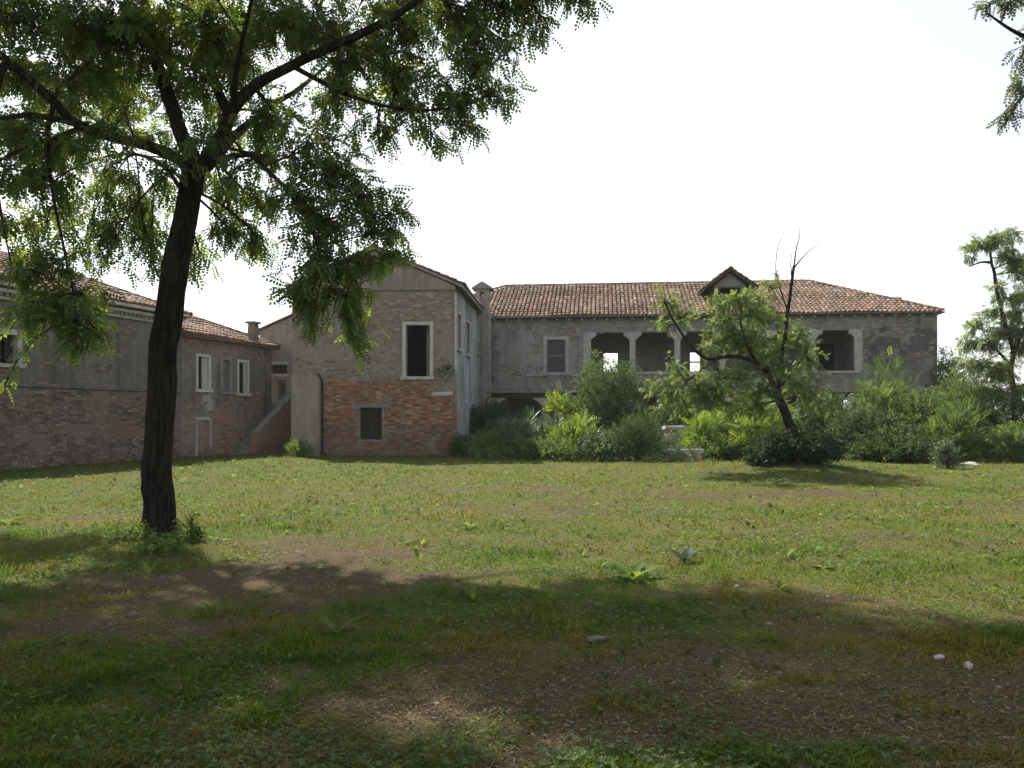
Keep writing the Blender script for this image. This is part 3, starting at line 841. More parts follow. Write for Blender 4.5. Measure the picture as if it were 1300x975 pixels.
# bare brick: every brick laid, ragged where the plaster still holds
def brick_tint():
    r = random.random()
    c = (.38, .195, .12) if r < .45 else (.32, .155, .095) if r < .68 else (.44, .30, .20) if r < .9 else (.20, .13, .095)
    k = random.uniform(.75, 1.15)
    return tuple(q * k for q in c)
mb = MB(); zb0 = .0; row = .078; nrow = int(3.2 / row)
for j in range(nrow):
    z = .02 + j * row
    off = (j % 2) * .13
    x = -.1 + off
    while x < HW - .05:
        w = .25 if random.random() < .8 else .12
        cx = x + w / 2; cz = z + row / 2
        top = 3.02 + .30 * (fbm(np.array([cx * 1.1]), np.array([3.3]), 5, 3)[0] - .5) * 2
        if cx > 5.6: top -= (cx - 5.6) * 1.1
        if cx < 1.15: top = -1
        n = fbm(np.array([cx * 1.8]), np.array([cz * 1.8]), 77, 4)[0]
        keep = cz < top and not (W2[0] - .12 < cx < W2[1] + .12 and W2[2] - .1 < cz < W2[3] + .02)
        keep = keep and not (W2[0] - .32 < cx < W2[1] + .34 and W2[3] - .02 < cz < W2[3] + .19)
        keep = keep and (n > .24 + (.12 if cz < 1.2 else 0)) and random.random() > .02
        if cz > W2[3] + .15 and cz < W2[3] + .4 and (abs(cx - W2[0] + .25) < .16 or abs(cx - W2[1] - .28) < .16): keep = False
        if keep:
            c = brick_tint()
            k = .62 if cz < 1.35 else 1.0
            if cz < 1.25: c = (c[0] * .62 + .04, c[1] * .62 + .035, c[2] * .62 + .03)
            d = .02 + random.uniform(0, .025)
            x0_, x1_ = max(x, .0) + .006, min(x + w, HW) - .006
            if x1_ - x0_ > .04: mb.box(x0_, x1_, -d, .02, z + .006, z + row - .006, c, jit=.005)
        x += w
t = NT('bare_brick'); bt = t.attr('tint'); o_ = t.obj(); q1 = t.noise(o_, 18, 5, .7); q2 = t.noise(o_, 2.0, 5, .65)
bc = t.mix(t.math('MULTIPLY', t.ramp(q1, .54, .7), .35), bt, (.34, .27, .20))
bc = t.mix(t.math('MULTIPLY', t.ramp(q2, .52, .68), .45), bc, (.15, .10, .07))
M['brick'] = t.principled(bc, .95, t.bump(q1, .5, .015), .1)
tag(mb.build('exposed_brickwork', M['brick'], house), kind='stuff')
masonry(house, .05, HW - .05, 2.7, 6.58, lambda x, z, n: n > .53 + (.2 if z < 3.0 else 0) - .07 * (z > 5.4) - .05 * math.exp(-((x - D1[1]) / .5) ** 2), shades((.36, .29, .225), (.31, .255, .205), (.40, .34, .275), (.35, .25, .185), (.28, .235, .195)), 23, [(D1[0] - .16, D1[1] + .16, D1[2] - .15, D1[3] + .16), (HW - 1, HW, 2.4, 2.58)], .028)
# pier at the left corner
M['pier'] = wall_mat('pier_plaster', 'x', (.40, .35, .265), (.31, .27, .205), .62, .70, streak=.3, dark=(.15, .13, .10))
px0, px1 = HF.x(369.5, -.45), HF.x(404, -.45)
mb = MB()
top = [(px0, 3.25), (px0 + .35, 3.32), (px0 + .55, 3.22), (px0 + .8, 3.28), (px1 - .02, 3.1), (px1, 3.0)]
mb.prism([(px0, -.2), (px1, -.2)] + list(reversed(top)), 'y', -.42, -.003)
mb.build('pier', M['pier'], house)
mb = MB(); mb.tube([(px1 + .06, -.1, 0), (px1 + .06, -.1, 2.9), (px1 + .0, -.12, 3.1), (px1 - .1, -.12, 3.3)], [.04] * 4, 8); mb.build('drainpipe', M['dark_metal'], house)
# chimney breast on the right flank with its little gabled cowl
cy0, cy1 = 7.75, 8.6
M['breast'] = wall_mat('chimney_plaster', 'x', (.38, .355, .32), (.25, .23, .21), .54, .6, streak=.7)
mb = MB(); cxa, cxb = HW - .001, HW + .60
mb.prism([(cxa, 2.15), (cxa + .25, 2.2), (cxb - .05, 2.5), (cxb, 2.6), (cxb, 6.9), (cxb - .06, 7.1), (cxb - .06, 7.42), (cxa - .05, 7.42), (cxa - .05, 6.9), (cxa, 6.5)], 'y', cy0, cy1)
chim = mb.build('chimney_breast', M['breast'], house)
mb = MB(); z0, z1 = 7.425, 7.85; xa, xb = cxa - .09, cxb - .02
mb.box(xa, xa + .2, cy0 + .05, cy1 - .05, z0, z1); mb.box(xb - .2, xb, cy0 + .05, cy1 - .05, z0, z1); mb.box(xa + .2, xb - .2, cy0 + .05, cy1 - .05, z1 - .14, z1 - .003); mb.box(xa + .2, xb - .2, cy0 + .05, cy1 - .05, z0, z0 + .09)
mb.build('chimney_cowl', M['breast'], chim)
mb = MB(); xm = (xa + xb) / 2
mb.prism([(xa - .17, z1 + .002), (xb + .17, z1 + .002), (xb + .17, z1 + .07), (xm, z1 + .38), (xa - .17, z1 + .07)], 'y', cy0 - .08, cy1 + .08); mb.build('chimney_cap', M['grey_stone'], chim)
# small plant rooted in the facade is made with the other plants

# ================================================================ THE BACK HOUSE closing the corner, seen between the two fronts
BF = Frame(-11.35, 38.45, R(-3.0))
backh = BF.root('back_house')
tag(backh, 'narrow gabled back house with small white-lintelled opening at the stair head', 'house')
M['back_wall'] = wall_mat('back_house_plaster', 'x', (.42, .38, .32), (.33, .295, .25), .60, .68, streak=.35)
bz = lambda py, px=355: BF.z(px, py)
O1 = (BF.x(344.5), BF.x(364.5), bz(474.5), bz(463)); O2 = (BF.x(353), BF.x(363.5), bz(508), bz(482))
wall_obj('front_wall', M['back_wall'], backh, -.4, 6.5, -.2, 5.3, 0, .4, [O1, O2])
mb = MB(); mb.prism([(-.4, 5.302), (6.5, 5.302), (6.5, 6.7), (4.2, 7.55), (-.4, 5.55)], 'y', .002, .398); mb.build('gable', M['back_wall'], backh)
mb = MB(); mb.prism([(-.7, 5.43), (4.2, 7.57), (6.5, 6.72), (6.5, 6.82), (4.2, 7.67), (-.7, 5.53)], 'y', -.1, 6.0); mb.build('roof', M['roof_under'], backh)
wall_obj_side('side_wall', M['back_wall'], backh, .402, 6, -.2, 5.4, -.398, 0)
mb = MB(); mb.box(O1[0] - .12, O1[1] + .1, -.06, .1, O1[3] + .002, O1[3] + .15, jit=.005); mb.build('lintel', M['white_stone'], backh)
mb = MB(); mb.box(O1[0] - .12, O1[1] + .1, -.08, .1, O1[2] - .13, O1[2] - .002, jit=.005); mb.build('sill', M['white_stone'], backh)
mb = MB(); mb.box(O1[0], O1[1], .38, .39, O1[2], O1[3]); mb.build('opening_back', M['wood'], backh)
mb = MB(); mb.box(O2[0], O2[1], .12, .17, O2[2], O2[3]); dd = mb.build('door', M['grey_wood'], backh)
mb = MB(); mb.box(O2[0] + .1, O2[1] - .1, .105, .118, O2[2] + .3, O2[3] - .15); mb.build('door_panel', M['wood'], dd)

# ================================================================ THE LEFT WING: tall near range and lower far range
LF = Frame(-14.9, 24.0, math.atan2(.961, .277))
def left_range(name, label, x0, x1, ev, depth, mat, holes, hip_near):
    r = LF.root(name)
    wall_obj('front_wall', M[mat], r, x0, x1, -.2, ev, 0, .45, holes)
    wall_obj_side('end_wall', M[mat], r, .452, depth - .01, -.2, ev, x1 - .45, x1 - .002)
    wall_obj_side('end_wall', M[mat], r, .452, depth - .01, -.2, ev, x0 + .002, x0 + .45)
    wall_obj('rear_wall', M['interior'], r, x0 + .46, x1 - .46, -.2, ev, depth - .4, depth)
    mb = MB(); mb.box(x0 + .46, x1 - .46, .46, depth - .41, ev - .2, ev - .1); mb.build('ceiling', M['ceiling'], r)
    ov = .28; pit = .42
    a0, a1, b0, b1 = x0 - (ov if hip_near else .02), x1 + ov, -ov, depth + ov
    h = (b1 - b0) / 2; ymid = (b0 + b1) / 2; z0 = ev + .02; zt = z0 + h * pit
    e0 = a0 + (h if hip_near else 0); e1 = a1 - h
    P = [(a0, b0, z0), (a1, b0, z0), (a1, b1, z0), (a0, b1, z0), (e0, ymid, zt), (e1, ymid, zt)]
    P += [(p[0], p[1], p[2] - .09) for p in P[:4]]
    mb = MB(); mb.add(P, [(0, 1, 5, 4), (1, 2, 5), (2, 3, 4, 5), (3, 0, 4), (9, 8, 7, 6), (6, 7, 1, 0), (7, 8, 2, 1), (8, 9, 3, 2), (9, 6, 0, 3)])
    rf = mb.build('roof', M['roof_under'], r)
    mb = MB(); Ln = a1 - a0; s_ = math.hypot(1, pit); S_ = h * s_
    tile_slope(mb, P[0], (1, 0, 0), (0, 1 / s_, pit / s_), [(0, -.02), (Ln, -.02), (e1 - a0, S_), (e0 - a0, S_)])
    tile_slope(mb, P[1], (0, 1, 0), (-1 / s_, 0, pit / s_), [(0, -.02), (2 * h, -.02), (h, S_)])
    ridge_tiles(mb, (e0, ymid, zt + .03), (e1, ymid, zt + .03)); ridge_tiles(mb, (a1, b0, z0 + .04), (e1, ymid, zt + .04))
    tag(mb.build('roof_tiles', M['tile'], rf), kind='stuff')
    return r
M['near_wall'] = wall_mat('near_wing_plaster', 'x', (.235, .212, .178), (.15, .136, .115), .48, .56, .11, 2.4, c1=(.31, .225, .165), c2=(.20, .155, .12), mo=(.29, .25, .20), streak=.5, dark=(.075, .068, .055),
    patches=[((.27, .11, .08), 5.3, 1.0, .9, 1.2, .55), ((.20, .17, .14), 2.0, .9, 2.6, .9, .4)])
M['far_wall'] = wall_mat('far_wing_plaster', 'x', (.285, .26, .22), (.18, .165, .138), .57, .65, .03, 2.3, streak=.6, dark=(.08, .073, .06), c1=(.3, .15, .11), c2=(.25, .13, .10),
    patches=[((.32, .18, .145), 10.6, .85, 1.5, 1.0, .8), ((.34, .22, .18), 8.7, .7, .8, .9, .55), ((.42, .40, .36), 9.65, 2.05, .35, .4, .8), ((.14, .135, .12), 12.0, 3.0, 1.4, 1.5, .5), ((.34, .13, .09), 9.0, 4.45, 4.0, .16, .5)])
NEV, FEV = 5.42, 4.70
NX1 = LF.x(229)
WN = (LF.x(-22), LF.x(21), LF.z(5, 461), LF.z(5, 424))
near = left_range('near_wing', '', -7.0, NX1, NEV, 7.4, 'near_wall', [WN], False)
tag(near, 'tall grey plastered wing behind the big trunk, with dentil cornice and barred window', 'house')
stone_frame(near, *WN, w=.17, proud=.05, mat='stone')
mb = MB()
for k in range(6):
    x = WN[0] + (k + .5) * (WN[1] - WN[0]) / 6
    mb.tube([(x, .1, WN[2]), (x, .1, WN[3])], [.016, .016], 6)
for k in range(3):
    z = WN[2] + (k + .7) * (WN[3] - WN[2]) / 3.4
    mb.tube([(WN[0], .1, z), (WN[1], .1, z)], [.014, .014], 6)
mb.build('window_bars', M['dark_metal'], near)
mb = MB(); mb.box(-7, NX1 - .004, -.10, -.003, NEV - .42, NEV - .34, jit=.004); mb.box(-7, NX1 - .006, -.19, -.003, NEV - .22, NEV - .12, jit=.004); mb.build('cornice', M['stone'], near)
mb = MB(); x = -6.9
while x < NX1 - .1:
    mb.box(x, x + .11, -.15, -.004, NEV - .338, NEV - .223, jit=.006); x += .2
tag(mb.build('dentils', M['house_wall'], near), kind='stuff')
mb = MB(); mb.tube([(-7, -.31, NEV + .0), (NX1 + .1, -.31, NEV + .0)], [.06, .06], 8); mb.build('gutter', M['white_stone'], near)
zs_ = LF.z(100, 494)
mb = MB(); mb.box(-7, NX1 - .005, -.022, -.003, zs_ - .022, zs_ + .012, jit=.006); mb.build('string_course', M['crack'], near)  # thin dark strip; the shade of a recessed crack line is its colour
masonry(near, -1.5, NX1 - .05, .02, zs_ - .03, lambda x, z, n: n > .40 + .055 * z, shades((.22, .175, .132), (.165, .137, .11), (.27, .22, .17), (.205, .135, .095), (.13, .112, .093)), 31, (), .035)
masonry(near, -1.5, NX1 - .05, zs_ + .04, 4.9, lambda x, z, n: n > .60 + .035 * (z - 2.5), shades((.23, .195, .155), (.18, .155, .125)), 32, [(WN[0] - .3, WN[1] + .3, WN[2] - .2, WN[3] + .3)], .025)

def lw(px0, px1, py0, py1): return (LF.x(px0), LF.x(px1), LF.z((px0 + px1) / 2, py1), LF.z((px0 + px1) / 2, py0))
WA = lw(250.5, 264.5, 453, 494); WB = lw(282.5, 292, 457, 497); WC = lw(302.5, 313.5, 460, 499)
far = left_range('far_wing', '', NX1 + .02, LF.x(344.5), FEV, 6.2, 'far_wall', [WA, (WB[0], WB[1], WB[2], WB[3]), WC], False)
tag(far, 'low far wing with three upper windows, pink-stained plaster and a bricked-up door', 'house')
for w_ in (WA, WC): stone_frame(far, *w_, w=.11, proud=.05, mat='white_stone')
stone_frame(far, *WB, w=.13, proud=.025, mat='grey_stone')
mb = MB(); mb.box(WB[0], WB[1], .13, .17, WB[2], WB[3]); mb.build('blind_panel', M['grey_wood'], far)
mb = MB(); zmid = WB[2] + .5; mb.box(WB[0], WB[1], .10, .128, zmid - .03, zmid + .03); mb.build('blind_rail', M['grey_wood'], far)
for w_, f_ in ((WA, .5), (WC, .3)):
    ww = w_[1] - w_[0]
    mb = MB(); mb.box(w_[1] - ww * f_, w_[1] - .005, .05, .085, w_[2] + .02, w_[3] - .02); sh = mb.build('shutter', M['shutter'], far)
    mb = MB()
    mb.box(w_[1] - ww * f_ + .03, w_[1] - .03, .035, .048, w_[2] + .15, (w_[2] + w_[3]) / 2 - .05); mb.box(w_[1] - ww * f_ + .03, w_[1] - .03, .035, .048, (w_[2] + w_[3]) / 2 + .05, w_[3] - .15); mb.build('shutter_panel', M['shutter'], sh)
BD = lw(249.5, 266, 533, 576)
masonry(far, NX1 + .1, LF.x(340), .02, FEV - .1, lambda x, z, n: n > .56 + (.03 * z if z < 4.0 else -.06), shades((.32, .19, .14), (.27, .18, .14), (.30, .25, .20)), 41, [(w_[0] - .2, w_[1] + .2, w_[2] - .2, w_[3] + .2) for w_ in (WA, WB, WC, BD)], .025)
mb = MB()
mb.box(BD[0] - .07, BD[0], -.035, -.003, .0, BD[3] + .1, jit=.01); mb.box(BD[1], BD[1] + .07, -.035, -.003, .35, BD[3] + .06, jit=.01); mb.box(BD[0] + .004, BD[1] - .004, -.03, -.003, BD[3], BD[3] + .1, jit=.01)
mb.build('door_surround', M['stone'], far)
mb = MB(); zc0 = LF.z(322, 438); zc1 = LF.z(322, 407.5); ca, cb_ = LF.x(323.5), LF.x(329.5)
M['chimney_brick'] = wall_mat('chimney_brick', 'x', (.30, .25, .22), (.23, .19, .165), .5, .6, c1=(.28, .18, .14), c2=(.22, .16, .13))
mb.box(ca, cb_, .03, .36, zc0 - .35, zc1 - .22); ch = mb.build('chimney', M['chimney_brick'], far)
mb = MB()
for xx in (ca + .01, cb_ - .13): mb.box(xx, xx + .12, .04, .35, zc1 - .218, zc1 - .08)
mb.build('chimney_openings', M['chimney_brick'], ch)
mb = MB(); mb.box(ca - .08, cb_ + .08, -.05, .44, zc1 - .078, zc1, jit=.008); mb.build('chimney_cap', M['grey_stone'], ch)

# ================================================================ THE OUTSIDE STAIR against the far wing
SL = Frame(-10.93, 35.15, LF.a)
stair = SL.root('stone_stair')
tag(stair, 'outside stone stair with sloping brick parapet rising beside the pier', 'stair')
M['stair_brick'] = wall_mat('stair_brick', 'x', (.40, .22, .16), (.30, .17, .125), .44, .56, c1=(.42, .20, .13), c2=(.34, .17, .11), mo=(.33, .26, .20), streak=.25, gain=1.3)
SLEN = 3.2; sz0 = .92; sz1 = 2.72
mb = MB(); mb.prism([(0, -.2), (SLEN, -.2), (SLEN, sz1 - .08), (.25, sz0 - .08), (0, sz0 - .08)], 'y', -.06, .22); par = mb.build('parapet', M['stair_brick'], stair)
mb = MB(); mb.prism([(-.04, sz0 - .078), (.25, sz0 - .078), (SLEN, sz1 - .078), (SLEN, sz1 + .02), (.23, sz0 + .02), (-.04, sz0 + .02)], 'y', -.09, .26); mb.build('coping', M['grey_stone'], par)
nst = 13
for k in range(nst):
    x0 = -.75 + k * .30
    mb = MB(); mb.box(x0 - .05, x0 + .30, .225, 1.02, (k + 1) * .17 - .06, (k + 1) * .17, jit=.008)
    stp = mb.build('step', M['grey_stone'], stair)
    mb = MB(); mb.box(x0 + .03, x0 + .295, .23, 1.0, -.2, (k + 1) * .17 - .062); mb.build('riser', M['grey_stone'], stp)
# ================================================================ FOLIAGE TOOLS
def leaflet(base, d, n, L, W, bend=.0):
    """one leaflet as a folded lozenge: four points"""
    d = np.array(d, float); d /= np.linalg.norm(d)
    n = np.array(n, float); s = np.cross(n, d); s /= np.linalg.norm(s)
    up = np.cross(d, s)
    b = np.array(base, float)
    return [b, b + d * L * .5 + s * W * .5 + up * W * .18, b + d * L - up * bend * L, b + d * L * .5 - s * W * .5 + up * W * .18]

def template(kind):
    V = []
    if kind == 'pinnate':                 # locust leaf: pairs of oval leaflets along a drooping stalk
        for i in range(5):
            t = .18 + .18 * i
            for sg in (-1, 1):
                V += leaflet((0, t, -.18 * t * t), (sg * .9, .42, -.22), (0, 0, 1), .29, .18)
        V += leaflet((0, 1.0, -.2), (0, 1, -.35), (0, 0, 1), .28, .18)
    elif kind == 'longpinnate':           # tree of heaven: long pointed leaflets
        for i in range(6):
            t = .12 + .15 * i
            for sg in (-1, 1):
                V += leaflet((0, t, -.3 * t * t), (sg * 1.0, .55, -.35), (0, 0, 1), .34, .10)
        V += leaflet((0, 1.0, -.3), (0, 1, -.5), (0, 0, 1), .3, .11)
    elif kind == 'sprig':                 # short shoot with oval leaves set round it
        for i in range(8):
            a = i * 2.4; t = .08 + .12 * i
            V += leaflet((0, t, 0), (math.cos(a) * .85, .6, math.sin(a) * .85), (math.sin(a) * .3, -.5, math.cos(a) * .6 + .6), .36, .19)
    elif kind == 'narrow':                # upright shoot with narrow leaves
        for i in range(9):
            a = i * 2.4; t = .05 + .105 * i
            V += leaflet((0, t, 0), (math.cos(a) * .6, .9, math.sin(a) * .6), (-math.cos(a), .6, -math.sin(a)), .36, .075)
    elif kind == 'broad':                 # ivy: few wide leaves
        for i in range(5):
            a = i * 2.4; t = .1 + .19 * i
            V += leaflet((0, t, 0), (math.cos(a) * .9, .3, math.sin(a) * .5), (0, -.4, 1), .36, .32)
    elif kind == 'clover':
        for i in range(3):
            a = i * 2.094
            V += leaflet((0, 0, 0), (math.cos(a), math.sin(a), .25), (0, 0, 1), 1.0, .85)
    elif kind == 'chip':
        V += leaflet((0, 0, 0), (0, 1, .1), (0, 0, 1), 1.0, .5)
    V = np.array(V)
    F = np.arange(len(V)).reshape(-1, 4)
    return V, F
TPL = {k: template(k) for k in ('pinnate', 'longpinnate', 'sprig', 'narrow', 'broad', 'clover', 'chip')}

def frames(D, roll):
    """local y along D, rolled about it; returns (n,3,3) with columns x,y,z"""
    D = D / np.linalg.norm(D, axis=1, keepdims=True)
    up = np.tile([0, 0, 1.0], (len(D), 1)); bad = np.abs(D[:, 2]) > .97; up[bad] = [1, 0, 0]
    X = np.cross(D, up); X /= np.linalg.norm(X, axis=1, keepdims=True)
    Z = np.cross(X, D)
    c, s = np.cos(roll)[:, None], np.sin(roll)[:, None]
    return np.stack([X * c + Z * s, D, Z * c - X * s], 2)

def scatter(name, kind, P, D, S, roll, tint, mat, parent=None, wid=None):
    V, F = TPL[kind]; n, k = len(P), len(V)
    Mx = frames(D, roll)
    VV = np.tile(V[None], (n, 1, 1))
    if wid is not None: VV = VV * np.array([wid, 1, wid])
    W = np.einsum('nij,nkj->nki', Mx, VV) * S[:, None, None] + P[:, None, :]
    FF = (F[None] + (np.arange(n) * k)[:, None, None]).reshape(-1, 4)
    return np_mesh(name, W.reshape(-1, 3), FF, mat, parent, np.repeat(tint, k, 0))

def tints(n, var=.25, yellow=.12):
    k = 1 + RNG.normal(0, var, n).clip(-.5, .7)
    y = RNG.random(n) ** 3 * yellow * 4
    return np.stack([k * (1 + y), k * (1 + y * .35), k * (1 - y * .3)], 1).clip(.2, 2.5)

def bezier(a, b, c, n):
    t = np.linspace(0, 1, n)[:, None]
    return (1 - t) ** 2 * a + 2 * t * (1 - t) * b + t * t * c

M['locust'] = leaf_mat('locust_leaf', (.060, .092, .030), (.215, .30, .045), .48, .03)
M['locust_far'] = leaf_mat('locust_far_leaf', (.092, .138, .052), (.23, .315, .065), .48, .03)
M['locust_edge'] = leaf_mat('locust_edge_leaf', (.075, .105, .060), (.13, .17, .08), .40, .03)
M['lime'] = leaf_mat('lime_leaf', (.075, .128, .024), (.20, .33, .042), .50, .05)
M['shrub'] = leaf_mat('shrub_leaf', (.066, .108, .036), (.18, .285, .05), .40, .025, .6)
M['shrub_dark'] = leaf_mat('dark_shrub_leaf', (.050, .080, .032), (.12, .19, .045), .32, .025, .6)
M['grey_leaf'] = leaf_mat('grey_green_leaf', (.095, .125, .065), (.13, .18, .06), .30, .05)
M['ivy'] = leaf_mat('ivy_leaf', (.034, .055, .026), (.07, .11, .03), .30, .03, .6)
M['dock'] = leaf_mat('dock_leaf', (.090, .150, .030), (.22, .33, .045), .46, .012, .6)
M['grey_dock'] = leaf_mat('grey_dock_leaf', (.06, .095, .06), (.10, .15, .07), .3, .02, .6)
M['grass'] = leaf_mat('grass_blade', (.092, .124, .018), (.225, .27, .024), .40, .012, .6)
M['litter'] = plain_mat('dry_litter', (.30, .22, .13), (.13, .09, .055), 3, .95, .1)
M['pebble'] = stone_mat('pebble', (.30, .27, .23), (.18, .155, .125))
M['earth_stone'] = stone_mat('earthy_stone', (.20, .17, .13), (.12, .10, .075))

# ---------------------------------------------------------------- trees
def catmull(pts, per=5):
    P = [Vector(p) for p in pts]
    P = [P[0] * 2 - P[1]] + P + [P[-1] * 2 - P[-2]]
    out = []
    for i in range(1, len(P) - 2):
        for k in range(per):
            t = k / per
            out.append(.5 * ((2 * P[i]) + (P[i + 1] - P[i - 1]) * t + (2 * P[i - 1] - 5 * P[i] + 4 * P[i + 1] - P[i + 2]) * t * t + (3 * P[i] - P[i - 1] - 3 * P[i + 1] + P[i + 2]) * t ** 3))
    out.append(P[-2])
    return out

def limb(root, pts, r0, r1, mat, name='limb', n=10, per=5, rough=.18, flare=0.0, ridge=0.0):
    path = catmull(pts, per)
    m = len(path) - 1
    rr = [r0 + (r1 - r0) * (i / m) ** .85 for i in range(m + 1)]
    if flare:
        rr = [r * (1 + flare * math.exp(-(path[i].z - path[0].z) / .18)) for i, r in enumerate(rr)]
    path = [p + Vector((mnoise.noise(p * 1.7), mnoise.noise(p * 1.7 + Vector((9, 1, 3))), 0)) * min(.05, rr[i] * .5) for i, p in enumerate(path)]
    mb = MB(); mb.tube([p - root.location for p in path], rr, n, rough=rough, seed=random.random() * 20, ridge=ridge)
    o = mb.build(name, mat, root, smooth=True)
    return path, rr, o

def grow(root, limbs, blobs, leaf='pinnate', lsize=.2, lmat='locust', twig_mat='twig', droop=.55, yellow=.1, var=.25, twig_r=.010, name='crown', spacing=.065, wid=None):
    """blobs: (centre, (rx,ry,rz), twigs). Each blob is a bough off the nearest limb, split into twigs that carry the leaves"""
    S = np.array([tuple(p) for path, rr in limbs for p in path]); SR = np.array([r for path, rr in limbs for r in rr])
    mb = MB(); P, D = [], []
    loc = np.array(root.location)
    for (c, rad, nt) in blobs:
        c = np.array(c, float); rad = np.array(rad, float)
        dist = np.linalg.norm(S - c, axis=1) + .25 * np.maximum(0, S[:, 2] - c[2] - .5)
        j = int(np.argmin(dist)); a = S[j]
        mid = (a + c) / 2 + np.array([0, 0, .14 * np.linalg.norm(c - a)]) + RNG.normal(0, .08, 3)
        bough = bezier(a, mid, c, 9)
        r0 = min(SR[j] * .6, .012 + .012 * np.linalg.norm(c - a) + .012 * max(rad))
        mb.tube([Vector(p - loc) for p in bough], list(np.linspace(r0, twig_r * .9, 9)), 5, cap=False)
        for _ in range(nt):
            t = RNG.uniform(.35, 1.0); k = t * 8; i0 = min(int(k), 7); st = bough[i0] + (bough[i0 + 1] - bough[i0]) * (k - i0)
            d = RNG.normal(0, 1, 3); d /= np.linalg.norm(d); e = c + d * rad * RNG.random() ** .45
            L = np.linalg.norm(e - st)
            m2 = (st + e) / 2 + np.array([0, 0, .22 * L]) + RNG.normal(0, .05 * L + .02, 3)
            tw = bezier(st, m2, e, 6)
            mb.tube([Vector(p - loc) for p in tw], list(np.linspace(twig_r * .7, twig_r * .25, 6)), 3, cap=False)
            nl = max(3, int(L * .8 / spacing))
            for q in range(nl):
                u = .25 + .75 * (q + RNG.random()) / nl
                kk = min(u, .999) * 5; ii = int(kk); p = tw[ii] + (tw[ii + 1] - tw[ii]) * (kk - ii)
                td = tw[ii + 1] - tw[ii]; td = td / (np.linalg.norm(td) + 1e-6)
                rd = RNG.normal(0, 1, 3); rd -= td * rd.dot(td) * .6; rd /= np.linalg.norm(rd)
                P.append(p); D.append(td * .45 + rd * .8 + np.array([0, 0, -droop]))
    P = np.array(P); D = np.array(D); n = len(P)
    S_ = lsize * RNG.uniform(.65, 1.2, n)
    tg_ = tag(mb.build('twigs', M[twig_mat], root, smooth=True), kind='stuff')
    o = scatter(name, leaf, P - loc, D, S_, RNG.normal(0, .7, n), tints(n, var, yellow), M[lmat], root, wid)
    return n

# ---- the big locust tree
T0 = Vector((-4.65, 10.84, 0)); T0.z = float(gz(T0.x, T0.y)) - .05
big = empty('locust_tree', T0)
tag(big, 'big locust tree with leaning dark trunk and feathery drooping leaves', 'tree')
TY = 10.84
path, rr, trunk = limb(big, [T0, at(201, 640, TY), at(201, 595, TY), at(206, 500, TY), at(214, 401, TY), at(225, 335, TY), at(235, 285, TY), at(243, 241, TY), at(250, 200, TY)], .190, .135, M['bark'], 'trunk', 72, 16, .10, .40, .022)
limbs = [(path, rr)]
fork = path[-1]
def LB_(pts, r0, r1, n=9):
    p, r_, o = limb(big, pts, r0 * .82, r1 * .8, M['bark'], 'limb', n + 9, 7, .18, 0, .008 if r0 > .07 else 0)
    limbs.append((p, r_))
LB_([at(243, 222, TY), at(228, 203, TY - .05), at(185, 185, TY - .3), at(135, 172, TY - .6), at(92, 154, TY - .9), at(68, 129, TY - 1.1), at(31, 95, TY - 1.3), at(-10, 60, TY - 1.5), at(-70, 0, TY - 1.6)], .10, .035)
LB_([at(96, 156, TY - .9), at(40, 146, TY - 1.2), at(-20, 150, TY - 1.5), at(-110, 130, TY - 1.9)], .05, .02, 7)
LB_([at(105, 162, TY - .8), at(70, 175, TY - .9), at(37, 186, TY - 1.1), at(-5, 206, TY - 1.4), at(-60, 240, TY - 1.7)], .045, .015, 7)
LB_([at(250, 215, TY), at(237, 182, TY + .1), at(215, 129, TY + .3), at(200, 77, TY + .5), at(188, 31, TY + .6), at(180, -40, TY + .9), at(190, -130, TY + 1.2), at(210, -220, TY + 1.4)], .145, .04)
LB_([at(258, 210, TY), at(273, 183, TY - .1), at(295, 138, TY - .2), at(326, 108, TY - .2), at(369, 83, TY - .3), at(430, 55, TY - .5), at(500, 20, TY - .5), at(580, -30, TY - .6), at(660, -70, TY - .5)], .125, .03)
LB_([at(289, 147, TY - .2), at(277, 114, TY + .2), at(265, 77, TY + .8), at(258, 20, TY + 1.6), at(270, -50, TY + 2.4), at(300, -110, TY + 3.2)], .085, .03)
LB_([at(262, 208, TY), at(280, 202, TY - .2), at(317, 197, TY - .5), at(338, 215, TY - .7), at(366, 243, TY - .8), at(395, 290, TY - .9), at(412, 340, TY - .9)], .06, .015, 7)
LB_([at(240, 240, TY), at(228, 236, TY + .1), at(209, 212, TY + .5), at(172, 196, TY + 1.2), at(130, 200, TY + 2.0), at(80, 220, TY + 2.8)], .05, .015, 7)
LB_([at(262, 212, TY), at(300, 170, TY + .8), at(345, 135, TY + 1.8), at(390, 105, TY + 2.8), at(430, 70, TY + 4.0)], .09, .025, 8)
LB_([at(295, 138, TY - .2), at(300, 90, TY - .7), at(310, 40, TY - 1.4), at(325, -30, TY - 2.2)], .05, .02, 7)
LB_([at(68, 129, TY - 1.1), at(60, 180, TY - 1.1), at(66, 240, TY - 1.1), at(80, 310, TY - 1.1), at(92, 370, TY - 1.1), at(96, 400, TY - 1.1)], .035, .01, 6)
LB_([at(9, 71, TY - 1.4), at(-10, 160, TY - 1.4), at(0, 260, TY - 1.4), at(15, 340, TY - 1.35)], .03, .01, 6)
LB_([at(369, 83, TY - .3), at(420, 110, TY - .2), at(470, 130, TY - .2), at(530, 140, TY - .1), at(590, 135, TY)], .045, .015, 7)
